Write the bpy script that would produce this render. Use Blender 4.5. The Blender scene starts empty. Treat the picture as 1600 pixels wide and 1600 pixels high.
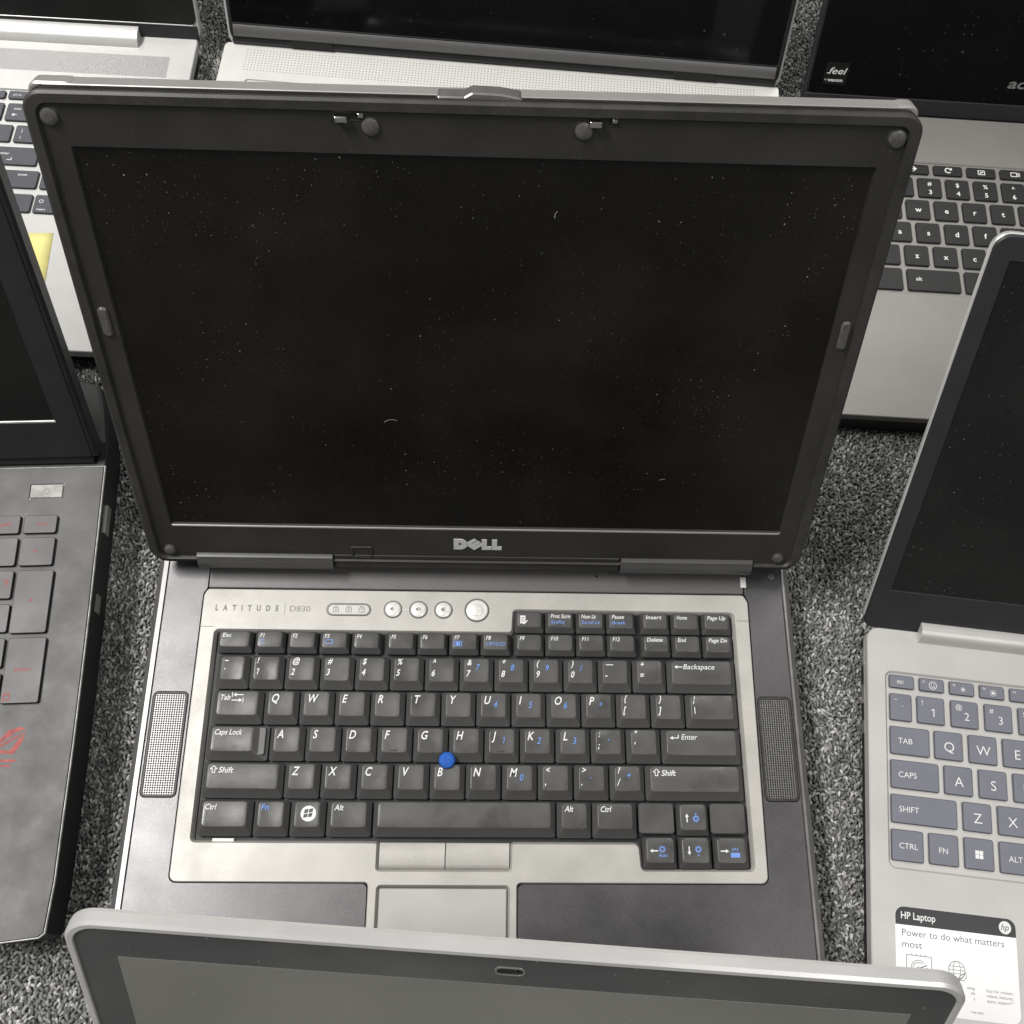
import bpy, bmesh, math, random
import numpy as np
from mathutils import Matrix, Vector
from mathutils.geometry import tessellate_polygon
random.seed(7)
MM = 0.001
R = math.radians
scene = bpy.context.scene
COL = scene.collection

# ---------------------------------------------------------------- camera, world, lamps, exposure
cam_d = bpy.data.cameras.new('camera'); cam = bpy.data.objects.new('camera', cam_d); COL.objects.link(cam)
cam_d.sensor_width = 36.0; cam_d.lens = 1645.98 * 36.0 / 1600.0
cam_d.shift_x = -25.54 / 1600.0; cam_d.shift_y = 30.55 / 1600.0
cam_d.clip_start = 0.01; cam_d.clip_end = 60.0
CR = ((0.99936, 0.00125, 0.03582), (0.01488, -0.92361, -0.38304), (0.0326, 0.38333, -0.92304))
cam.matrix_world = Matrix(((CR[0][0], -CR[1][0], -CR[2][0], 0.15107), (CR[0][1], -CR[1][1], -CR[2][1], -0.06279),
                           (CR[0][2], -CR[1][2], -CR[2][2], 0.59491), (0, 0, 0, 1)))
scene.camera = cam
cam_d.dof.use_dof = True; cam_d.dof.focus_distance = 0.55; cam_d.dof.aperture_fstop = 70.0

world = bpy.data.worlds.new('World'); scene.world = world; world.use_nodes = True
bg = world.node_tree.nodes['Background']
bg.inputs[0].default_value = (1.0, 1.0, 0.99, 1); bg.inputs[1].default_value = 0.18

def area(name, loc, rot, sx, sy, power, col=(1, 0.985, 0.96)):
    d = bpy.data.lights.new(name, 'AREA'); d.shape = 'RECTANGLE'; d.size = sx; d.size_y = sy; d.energy = power; d.color = col
    o = bpy.data.objects.new(name, d); COL.objects.link(o); o.location = loc; o.rotation_euler = rot
    return o
area('overhead_lamp', (-1.15, 0.42, 2.30), (0, 0, 0), 0.50, 1.20, 98)
area('overhead_lamp', (0.95, 1.75, 2.30), (0, 0, 0), 0.60, 1.20, 28)  # added fill lamp for general brightness, far right
area('overhead_lamp', (1.30, -0.90, 2.30), (0, 0, 0), 0.60, 1.20, 24)  # another added fill lamp, right and behind the camera

vs = scene.view_settings
vs.view_transform = 'Standard'; vs.look = 'None'; vs.exposure = 0.0; vs.gamma = 1.0; vs.use_curve_mapping = False

# ---------------------------------------------------------------- materials
def lin(c):
    return tuple(((v / 255) / 12.92 if v / 255 <= 0.04045 else ((v / 255 + 0.055) / 1.055) ** 2.4) for v in c)

def pmat(name, col, rough=0.5, metal=0.0, spec=0.5, var=0.0, vscale=60, fine=0.0, fscale=1800, bump=0.0, bscale=1500, rvar=0.0,
         dust=0.0, dscale=260, coat=0.0, film_k=0.02):
    m = bpy.data.materials.new(name); m.use_nodes = True
    nt = m.node_tree; N = nt.nodes; K = nt.links; b = N['Principled BSDF']
    b.inputs['Base Color'].default_value = (*col, 1); b.inputs['Roughness'].default_value = rough
    b.inputs['Metallic'].default_value = metal; b.inputs['Specular IOR Level'].default_value = spec
    b.inputs['Coat Weight'].default_value = coat
    tc0 = N.new('ShaderNodeTexCoord'); oi = N.new('ShaderNodeObjectInfo'); off = N.new('ShaderNodeVectorMath'); off.operation = 'MULTIPLY_ADD'
    off.inputs[1].default_value = (7.3, 5.1, 3.7); K.new(oi.outputs['Random'], off.inputs[0]); K.new(tc0.outputs['Object'], off.inputs[2])
    class tc: outputs = {'Object': off.outputs[0]}
    cur = None
    def noise(sc, det=3, ro=0.55):
        n = N.new('ShaderNodeTexNoise'); n.inputs['Scale'].default_value = sc; n.inputs['Detail'].default_value = det
        n.inputs['Roughness'].default_value = ro; K.new(tc.outputs['Object'], n.inputs['Vector']); return n
    def maprange(src, a0, a1, b0, b1):
        r = N.new('ShaderNodeMapRange'); r.inputs[1].default_value = a0; r.inputs[2].default_value = a1
        r.inputs[3].default_value = b0; r.inputs[4].default_value = b1; K.new(src, r.inputs[0]); return r.outputs[0]
    if var or fine:
        mul = None
        for a, sc in ((var, vscale), (fine, fscale)):
            if a:
                o = maprange(noise(sc).outputs[0], 0.3, 0.7, 1 - a, 1 + a)
                if mul is None: mul = o
                else:
                    q = N.new('ShaderNodeMath'); q.operation = 'MULTIPLY'; K.new(mul, q.inputs[0]); K.new(o, q.inputs[1]); mul = q.outputs[0]
        v = N.new('ShaderNodeVectorMath'); v.operation = 'SCALE'; v.inputs[0].default_value = col; K.new(mul, v.inputs['Scale']); cur = v.outputs[0]
    if dust:
        clump = maprange(noise(22, 4, 0.65).outputs[0], 0.36, 0.66, 0.25, 1.25)
        layers = []
        for lsc, lrad, lam in ((dscale, 0.062, 1.0), (dscale * 2.3, 0.095, 0.7)):
            vo = N.new('ShaderNodeTexVoronoi'); vo.voronoi_dimensions = '2D'; vo.inputs['Scale'].default_value = lsc; K.new(tc.outputs['Object'], vo.inputs['Vector'])
            sep = N.new('ShaderNodeSeparateColor'); K.new(vo.outputs['Color'], sep.inputs[0])
            rad = N.new('ShaderNodeMath'); rad.operation = 'MULTIPLY'; K.new(maprange(sep.outputs[0], 0.5, 1.0, 0.0, lrad), rad.inputs[0]); K.new(clump, rad.inputs[1])
            lt = N.new('ShaderNodeMath'); lt.operation = 'LESS_THAN'; K.new(vo.outputs['Distance'], lt.inputs[0]); K.new(rad.outputs[0], lt.inputs[1])
            pw = N.new('ShaderNodeMath'); pw.operation = 'POWER'; pw.inputs[1].default_value = 3.0; K.new(sep.outputs[1], pw.inputs[0])
            q = N.new('ShaderNodeMath'); q.operation = 'MULTIPLY'; K.new(lt.outputs[0], q.inputs[0]); K.new(maprange(pw.outputs[0], 0, 1, 0.08 * dust * lam, dust * lam), q.inputs[1]); layers.append(q)
        am = N.new('ShaderNodeMath'); am.operation = 'MAXIMUM'; K.new(layers[0].outputs[0], am.inputs[0]); K.new(layers[1].outputs[0], am.inputs[1])
        n2 = noise(14, 4)
        film = N.new('ShaderNodeMath'); film.operation = 'MULTIPLY'; film.inputs[1].default_value = 1.0
        K.new(maprange(n2.outputs[0], 0.42, 0.75, 0.0, film_k * dust), film.inputs[0])
        mx = N.new('ShaderNodeMath'); mx.operation = 'MAXIMUM'; K.new(am.outputs[0], mx.inputs[0]); K.new(film.outputs[0], mx.inputs[1])
        mix = N.new('ShaderNodeMix'); mix.data_type = 'RGBA'; K.new(mx.outputs[0], mix.inputs[0])
        mix.inputs[6].default_value = (*col, 1); mix.inputs[7].default_value = (0.48, 0.46, 0.42, 1)
        if cur is not None: K.new(cur, mix.inputs[6])
        cur = mix.outputs[2]
    if cur is not None: K.new(cur, b.inputs['Base Color'])
    if rvar:
        K.new(maprange(noise(45, 5, 0.6).outputs[0], 0.3, 0.7, max(0.04, rough - rvar), min(1, rough + rvar)), b.inputs['Roughness'])
    if bump:
        bp = N.new('ShaderNodeBump'); bp.inputs['Strength'].default_value = bump; bp.inputs['Distance'].default_value = 0.0003
        K.new(noise(bscale, 2).outputs[0], bp.inputs['Height']); K.new(bp.outputs[0], b.inputs['Normal'])
    return m

def grid_mat(name, col, hole, pitch, rad, rough=0.4, metal=0.0):
    """fine perforated sheet: holes on a square grid, in the object's own millimetres"""
    m = bpy.data.materials.new(name); m.use_nodes = True
    nt = m.node_tree; N = nt.nodes; K = nt.links; b = N['Principled BSDF']
    b.inputs['Roughness'].default_value = rough; b.inputs['Metallic'].default_value = metal
    tc = N.new('ShaderNodeTexCoord'); sp = N.new('ShaderNodeSeparateXYZ'); K.new(tc.outputs['Object'], sp.inputs[0])
    outs = []
    for i in (0, 1):
        a = N.new('ShaderNodeMath'); a.operation = 'DIVIDE'; a.inputs[1].default_value = pitch * MM; K.new(sp.outputs[i], a.inputs[0])
        f = N.new('ShaderNodeMath'); f.operation = 'FRACT'; K.new(a.outputs[0], f.inputs[0])
        s = N.new('ShaderNodeMath'); s.operation = 'SUBTRACT'; s.inputs[1].default_value = 0.5; K.new(f.outputs[0], s.inputs[0])
        p = N.new('ShaderNodeMath'); p.operation = 'POWER'; p.inputs[1].default_value = 2; K.new(s.outputs[0], p.inputs[0]); outs.append(p.outputs[0])
    ad = N.new('ShaderNodeMath'); ad.operation = 'ADD'; K.new(outs[0], ad.inputs[0]); K.new(outs[1], ad.inputs[1])
    r = N.new('ShaderNodeMapRange'); r.inputs[1].default_value = (rad * 0.8) ** 2; r.inputs[2].default_value = (rad * 1.15) ** 2
    K.new(ad.outputs[0], r.inputs[0])
    mix = N.new('ShaderNodeMix'); mix.data_type = 'RGBA'; mix.inputs[6].default_value = (*hole, 1); mix.inputs[7].default_value = (*col, 1)
    K.new(r.outputs[0], mix.inputs[0]); K.new(mix.outputs[2], b.inputs['Base Color'])
    bp = N.new('ShaderNodeBump'); bp.inputs['Strength'].default_value = 0.5; bp.inputs['Distance'].default_value = 0.0002
    K.new(r.outputs[0], bp.inputs['Height']); K.new(bp.outputs[0], b.inputs['Normal'])
    return m

M = {}
M['bezel'] = pmat('black_bezel_plastic', (0.023, 0.022, 0.0205), 0.42, spec=0.4, var=0.18, vscale=25, fine=0.12, bump=0.12, bscale=2500, rvar=0.08, dust=0.4, dscale=330, film_k=0.05)
M['lip'] = pmat('rubbed_black_lip', (0.026, 0.025, 0.023), 0.48, spec=0.4, var=0.25, vscale=90, fine=0.2, bump=0.2, bscale=1500, dust=0.55, dscale=420, film_k=0.06)
M['screen'] = pmat('matte_display_panel', (0.0050, 0.0044, 0.0038), 0.30, spec=0.32, dust=0.78, dscale=200, rvar=0.06, film_k=0.022)  # film haze also stands in for the room's reflection; specks are dust
M['lidshell'] = pmat('lid_shell_grey_paint', (0.30, 0.285, 0.275), 0.38, metal=0.3, var=0.06, vscale=40, fine=0.06)
M['graphite'] = pmat('graphite_metallic_paint', (0.108, 0.105, 0.107), 0.37, metal=0.8, var=0.08, vscale=28, fine=0.22, fscale=2200, bump=0.15, bscale=2200, rvar=0.05, dust=0.12, dscale=300)
M['trim'] = pmat('side_trim_paint', (0.20, 0.195, 0.19), 0.35, metal=0.55, var=0.12, vscale=120, fine=0.08)
M['silver'] = pmat('warm_silver_paint', (0.400, 0.387, 0.360), 0.44, metal=0.18, var=0.09, vscale=40, fine=0.08, fscale=1400, bump=0.12, bscale=1600, rvar=0.10, dust=0.10, dscale=200)
M['strip'] = pmat('hinge_strip_paint', (0.115, 0.112, 0.110), 0.42, metal=0.3, var=0.05, fine=0.12, bump=0.12)
M['tray'] = pmat('keyboard_tray', (0.055, 0.054, 0.052), 0.5, metal=0.2, var=0.2, vscale=200)
M['key'] = pmat('charcoal_keycap', (0.056, 0.055, 0.053), 0.40, spec=0.5, var=0.18, vscale=60, fine=0.08, bump=0.10, bscale=2600, rvar=0.20, dust=0.14, dscale=350, film_k=0.10)
M['keyside'] = pmat('charcoal_key_skirt', (0.055, 0.054, 0.053), 0.48, spec=0.4)
M['white'] = pmat('white_print', (0.64, 0.64, 0.62), 0.6)
M['greyprint'] = pmat('grey_print', (0.13, 0.125, 0.115), 0.6)
M['paleprint'] = pmat('pale_grey_print', (0.17, 0.166, 0.158), 0.6)
M['blue'] = pmat('blue_print', (0.13, 0.25, 0.60), 0.6)
M['stick'] = pmat('blue_rubber', (0.014, 0.085, 0.36), 0.7, spec=0.3, var=0.30, vscale=900, bump=0.6, bscale=1200)
M['rubber'] = pmat('dark_rubber', (0.075, 0.073, 0.070), 0.34, spec=0.6, var=0.25, vscale=400, bump=0.2, dust=0.4, dscale=600)
M['chrome'] = pmat('bright_metal', (0.62, 0.60, 0.57), 0.18, metal=1.0)
M['metal'] = pmat('port_metal', (0.55, 0.54, 0.50), 0.3, metal=0.9, var=0.1)
M['black'] = pmat('black_hole', (0.006, 0.006, 0.006), 0.7)
M['logo'] = pmat('silver_badge', (0.62, 0.62, 0.59), 0.35, metal=0.35)
M['button'] = pmat('white_silver_button', (0.66, 0.65, 0.62), 0.32, metal=0.15)
M['buttonring'] = pmat('button_ring', (0.20, 0.195, 0.185), 0.35, metal=0.5)
M['pad'] = pmat('touchpad_film', (0.42, 0.412, 0.385), 0.36, metal=0.1, var=0.05, vscale=25, fine=0.03, rvar=0.06)
M['grille_l'] = grid_mat('perforated_grille', (0.20, 0.197, 0.192), (0.006, 0.006, 0.006), 1.25, 0.37, 0.36, 0.9)
M['hinge'] = pmat('hinge_plastic', (0.060, 0.059, 0.058), 0.38, spec=0.55, var=0.1, fine=0.1, dust=0.3, dscale=300)
M['stickerblack'] = pmat('black_sticker', (0.010, 0.010, 0.010), 0.3)
M['buttonmetal'] = pmat('brushed_button', (0.24, 0.232, 0.22), 0.55, metal=0.25, var=0.25, vscale=180)
M['tab'] = pmat('clear_tape', (0.60, 0.59, 0.55), 0.3)
# neighbours
M['brightsilver'] = pmat('bright_silver_aluminium', (0.50, 0.495, 0.48), 0.40, metal=0.25, var=0.03, fine=0.03, bump=0.05)
M['whitesilver'] = pmat('pale_silver_deck', (0.60, 0.592, 0.565), 0.42, metal=0.12, var=0.04, fine=0.03, bump=0.06)
M['hpsilver'] = pmat('natural_silver_paint', (0.455, 0.445, 0.428), 0.42, metal=0.25, var=0.05, vscale=30, fine=0.06, bump=0.08)
M['greydeck'] = pmat('iron_grey_deck', (0.205, 0.196, 0.183), 0.42, metal=0.3, var=0.05, vscale=25, fine=0.05, bump=0.08, dust=0.10)
M['softgrey'] = pmat('worn_soft_touch', (0.057, 0.0555, 0.055), 0.52, spec=0.45, var=0.09, vscale=16, fine=0.05, rvar=0.07, dust=0.22, dscale=120, bump=0.05, film_k=0.10)
M['softkey'] = pmat('soft_touch_key', (0.075, 0.070, 0.071), 0.50, spec=0.45, var=0.10, vscale=90, rvar=0.06, dust=0.25, dscale=220, film_k=0.08)
M['darkbody'] = pmat('black_body_plastic', (0.014, 0.014, 0.015), 0.5, spec=0.35, var=0.2, dust=0.2, dscale=250)
M['gloss'] = pmat('black_glass', (0.0035, 0.0035, 0.004), 0.06, spec=0.5, dust=0.22, dscale=75)
M['dullscreen'] = pmat('anti_glare_display', (0.0065, 0.0068, 0.0066), 0.27, spec=0.4, dust=0.6, dscale=190)
M['bluegrey'] = pmat('dark_plastic_bezel', (0.019, 0.019, 0.0205), 0.5, spec=0.4, var=0.1, fine=0.1, dust=0.3, dscale=250)
M['darkkey'] = pmat('black_key', (0.0105, 0.0105, 0.0105), 0.46, spec=0.35, var=0.12, vscale=120, bump=0.06)
M['slatekey'] = pmat('slate_key', (0.145, 0.148, 0.178), 0.45, spec=0.4, var=0.05)
M['slatekeyside'] = pmat('slate_key_side', (0.045, 0.046, 0.058), 0.5)
M['navykey'] = pmat('ink_grey_key', (0.062, 0.064, 0.074), 0.45, spec=0.4, var=0.05)
M['red'] = pmat('red_print', (0.24, 0.026, 0.023), 0.6)
M['fadedred'] = pmat('worn_red_print', (0.26, 0.036, 0.030), 0.6, var=0.35, vscale=300)
M['edge'] = pmat('worn_highlight_edge', (0.36, 0.355, 0.34), 0.45, metal=0.3, var=0.3, vscale=160)
M['rimsilver'] = pmat('silver_lid_rim', (0.56, 0.552, 0.54), 0.34, metal=0.40, var=0.07, vscale=30)
M['greyscreen'] = pmat('painted_sheen_display', (0.150, 0.150, 0.136), 0.26, spec=0.5, var=0.14, vscale=5, dust=0.5, dscale=90, film_k=0.10)  # grey base and broad mottling paint in a bright reflection; specks are dust
M['greybezel'] = pmat('grey_glossy_bezel', (0.048, 0.050, 0.052), 0.22, spec=0.5, var=0.12, vscale=12, dust=0.6, dscale=75, film_k=0.12)
M['note'] = pmat('yellow_paper', (0.70, 0.64, 0.25), 0.8, var=0.05)
M['sticker'] = pmat('white_sticker', (0.78, 0.775, 0.77), 0.35)
M['stickerdark'] = pmat('dark_sticker_band', (0.032, 0.032, 0.034), 0.35)
M['ink'] = pmat('dark_grey_ink', (0.075, 0.075, 0.09), 0.6)
M['dotgrille'] = grid_mat('drilled_grille', (0.60, 0.592, 0.565), (0.22, 0.217, 0.21), 2.35, 0.20, 0.42, 0.12)
M['finegrille'] = grid_mat('fine_mesh_grille', (0.38, 0.375, 0.37), (0.20, 0.197, 0.193), 1.05, 0.30, 0.4, 0.25)

# ---------------------------------------------------------------- mesh helpers (all in millimetres)
def rpoly(pts, seg=5):
    """round the corners of a polygon given as (x, y, radius)"""
    out = []; n = len(pts)
    for i in range(n):
        p = Vector(pts[i][:2]); r = pts[i][2] if len(pts[i]) > 2 else 0
        if r <= 0: out.append((p.x, p.y)); continue
        a = (Vector(pts[i - 1][:2]) - p); b = (Vector(pts[(i + 1) % n][:2]) - p)
        la, lb = a.length, b.length; a.normalize(); b.normalize()
        ang = math.acos(max(-1, min(1, a.dot(b)))); t = min(r / math.tan(ang / 2), la * 0.49, lb * 0.49); r2 = t * math.tan(ang / 2)
        c = p + (a + b).normalized() * (r2 / math.sin(ang / 2)); s = p + a * t - c; e = p + b * t - c
        a0 = math.atan2(s.y, s.x); a1 = math.atan2(e.y, e.x); d = (a1 - a0 + math.pi) % (2 * math.pi) - math.pi
        for k in range(seg + 1):
            q = a0 + d * k / seg; out.append((c.x + r2 * math.cos(q), c.y + r2 * math.sin(q)))
    return out

def rr(x0, y0, x1, y1, r, seg=5):
    return rpoly([(x0, y0, r), (x1, y0, r), (x1, y1, r), (x0, y1, r)], seg)

def circ(cx, cy, r, n=24):
    return [(cx + r * math.cos(2 * math.pi * k / n), cy + r * math.sin(2 * math.pi * k / n)) for k in range(n)]

def inset(loop, d):
    n = len(loop); out = []
    for i in range(n):
        p0, p, p1 = Vector(loop[i - 1]), Vector(loop[i]), Vector(loop[(i + 1) % n])
        e0 = (p - p0); e1 = (p1 - p)
        if e0.length < 1e-9: e0 = e1
        if e1.length < 1e-9: e1 = e0
        n0 = Vector((-e0.y, e0.x)).normalized(); n1 = Vector((-e1.y, e1.x)).normalized()
        m = n0 + n1
        if m.length < 1e-6: m = n0
        m.normalize(); k = d / max(0.35, m.dot(n0)); out.append((p.x + m.x * k, p.y + m.y * k))
    return out

class MB:
    def __init__(s): s.v = []; s.f = []; s.m = []
    def add(s, vs): i = len(s.v); s.v.extend(vs); return i
    def face(s, idx, m=0): s.f.append(tuple(idx)); s.m.append(m)
    def bridge(s, a, b, n, m=0):
        for i in range(n): j = (i + 1) % n; s.face((a + i, a + j, b + j, b + i), m)
    def loop(s, L, z): return s.add([(x, y, z) for x, y in L])
    def fill(s, loops, z, m=0, up=True):
        base = [s.loop(L, z) for L in loops]; idx = []
        for b, L in zip(base, loops): idx += list(range(b, b + len(L)))
        for t in tessellate_polygon([[Vector((x, y, 0)) for x, y in L] for L in loops]):
            a, b, c = (s.v[idx[k]] for k in t)
            cr = (b[0] - a[0]) * (c[1] - a[1]) - (b[1] - a[1]) * (c[0] - a[0])
            if abs(cr) < 1e-12: continue
            t = t if (cr > 0) == up else (t[0], t[2], t[1])
            s.face([idx[k] for k in t], m)
        return base
    def plate(s, outer, z0, z1, bev=0.5, holes=(), hbev=(0.4, 0.4), m=0, ms=None, bottom=True, bevh=None):
        ms = m if ms is None else ms; bevh = bev if bevh is None else bevh
        n = len(outer); top = inset(outer, bev) if bev else outer
        bs = s.fill([top] + list(holes), z1, m)
        l1 = s.loop(outer, z1 - bevh); l0 = s.loop(outer, z0)
        s.bridge(l1, bs[0], n, ms); s.bridge(l0, l1, n, ms)
        for b, h in zip(bs[1:], holes):
            k = len(h); hl = inset(h, hbev[0]) if hbev[0] else h
            h1 = s.loop(hl, z1 - hbev[1]); h0 = s.loop(hl, z0); s.bridge(b, h1, k, ms); s.bridge(h1, h0, k, ms)
        if bottom: s.fill([outer], z0, ms, up=False)
        return s
    def box(s, x0, y0, z0, x1, y1, z1, m=0):
        return s.plate([(x0, y0), (x1, y0), (x1, y1), (x0, y1)], z0, z1, 0, m=m)
    def extrude_x(s, prof, x0, x1, m=0):
        """closed (y, z) profile drawn along x"""
        n = len(prof); a = s.add([(x0, y, z) for y, z in prof]); b = s.add([(x1, y, z) for y, z in prof])
        for i in range(n): j = (i + 1) % n; s.face((a + i, b + i, b + j, a + j), m)
        s.face([a + i for i in range(n)], m); s.face([b + i for i in reversed(range(n))], m); return s
    def dome(s, cx, cy, z0, r, h, n=20, m=0, rim=0.35):
        prof = [(r, z0), (r, z0 + h * rim), (r * 0.93, z0 + h * 0.72), (r * 0.75, z0 + h * 0.9), (r * 0.4, z0 + h)]
        ls = [s.loop(circ(cx, cy, q, n), z) for q, z in prof]
        for a, b in zip(ls, ls[1:]): s.bridge(a, b, n, m)
        s.face(range(ls[-1], ls[-1] + n), m); return s
    def poly(s, pts, z, m=0):
        s.fill([list(pts)], z, m); return s
    def ring(s, outer, inner, z, m=0):
        s.fill([outer, inner], z, m); return s
    def stroke(s, pts, w, z, m=0, closed=False):
        n = len(pts)
        for k in range(n if closed else n - 1):
            a, b = Vector(pts[k]), Vector(pts[(k + 1) % n]); d = (b - a)
            if d.length < 1e-9: continue
            d.normalize(); p = Vector((-d.y, d.x)) * w / 2; e = d * w * 0.3; zz = z + 0.003 * (k % 2)
            i = s.add([(*(a - e - p), zz), (*(b + e - p), zz), (*(b + e + p), zz), (*(a - e + p), zz)]); s.face((i, i + 1, i + 2, i + 3), m)
        return s
    def text(s, txt, x, y, cap, z, m=0, shear=0.0, align='l', bold=0.0, width=None, xs=1.0):
        V, F, W = glyphs(txt, bold)
        k = cap / CAP; sx = k * xs if width is None else width / max(W, 1e-6)
        ox = {'l': 0, 'c': -W * sx / 2, 'r': -W * sx}[align]
        i = s.add([(x + ox + a * sx + b * k * shear, y + b * k, z) for a, b in V])
        for f in F: s.face([i + q for q in f], m)
        return s
    def build(s, name, mats, parent=None, Mx=None, smooth=38):
        me = bpy.data.meshes.new(name); me.from_pydata([(a * MM, b * MM, c * MM) for a, b, c in s.v], [], s.f)
        for q in (mats if isinstance(mats, (list, tuple)) else [mats]): me.materials.append(M[q])
        me.polygons.foreach_set('material_index', s.m)
        if smooth: me.polygons.foreach_set('use_smooth', [True] * len(s.f)); me.set_sharp_from_angle(angle=R(smooth))
        me.update(); return obj(name, me, parent, Mx)

def obj(name, me, parent=None, Mx=None):
    o = bpy.data.objects.new(name, me); COL.objects.link(o)
    if parent is not None: o.parent = parent
    if Mx is not None: o.matrix_local = Mx
    return o

_G = {}
def glyphs(txt, bold=0.0):
    key = (txt, bold)
    if txt == '1':
        c = globals().get('CAP', 0.7); o = bold * 0.8
        V = [(0.02, c * 0.76 - o), (0.20, c * 0.86), (0.20, 0.0), (0.29 + 2 * o, 0.0), (0.29 + 2 * o, c), (0.21, c), (0.02, c * 0.88 + o)]
        return V, [(0, 1, 5, 6), (1, 2, 3, 4, 5)], 0.33
    if key not in _G:
        cu = bpy.data.curves.new('t', 'FONT'); cu.body = txt; cu.size = 1.0; cu.resolution_u = 3; cu.offset = bold
        ob = bpy.data.objects.new('t', cu); COL.objects.link(ob)
        dg = bpy.context.evaluated_depsgraph_get(); dg.update()
        me = bpy.data.meshes.new_from_object(ob.evaluated_get(dg))
        V = [(p.co.x, p.co.y) for p in me.vertices]; F = [tuple(p.vertices) for p in me.polygons]
        x0 = min(a for a, b in V) if V else 0
        V = [(a - x0, b) for a, b in V]; W = max(a for a, b in V) if V else 0
        bpy.data.objects.remove(ob); bpy.data.curves.remove(cu); bpy.data.meshes.remove(me)
        F = [f if sum(V[f[i]][0] * V[f[(i + 1) % len(f)]][1] - V[f[(i + 1) % len(f)]][0] * V[f[i]][1] for i in range(len(f))) > 0 else f[::-1] for f in F]
        _G[key] = (V, F, W)
    return _G[key]
CAP = 1.0
CAP = max(b for a, b in glyphs('H')[0])

def thing(name, label, cat, x, y, yaw=0.0, group=None, z=0.0):
    o = bpy.data.objects.new(name, None); COL.objects.link(o); o.empty_display_size = 0.02
    o.location = (x * MM, y * MM, z * MM); o.rotation_euler = (0, 0, R(yaw)); o['label'] = label; o['category'] = cat
    if group: o['group'] = group
    return o
def T(x, y, z): return Matrix.Translation((x * MM, y * MM, z * MM))
def lidM(x, y, z, ang): return T(x, y, z) @ Matrix.Rotation(R(ang), 4, 'X')
LAPTOPS = 'open laptops laid out on the carpet'

# ---------------------------------------------------------------- the floor
FOOT = []     # laptop footprints, for leaving the pile out underneath them
def foot(x, y, yaw, x0, y0, x1, y1): FOOT.append((x, y, R(yaw), x0, y0, x1, y1))
foot(0, 0, 0, -36, -102, 318, 150)
foot(-75, 208, 2.6, -380, -250, -6, 50)
foot(-68.2, 559.2, -2.0, -380, -258, -6, 0)
foot(-48.6, 556.9, -3.9, 6, -250, 396, -2)
foot(366.6, 505, -2.6, 6, -240, 297, 0)
foot(367.3, 116.2, -6.3, 6, -230, 350, -4)
foot(-4.5, -157.6, -3.8, 6, -210, 312, 0)

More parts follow.
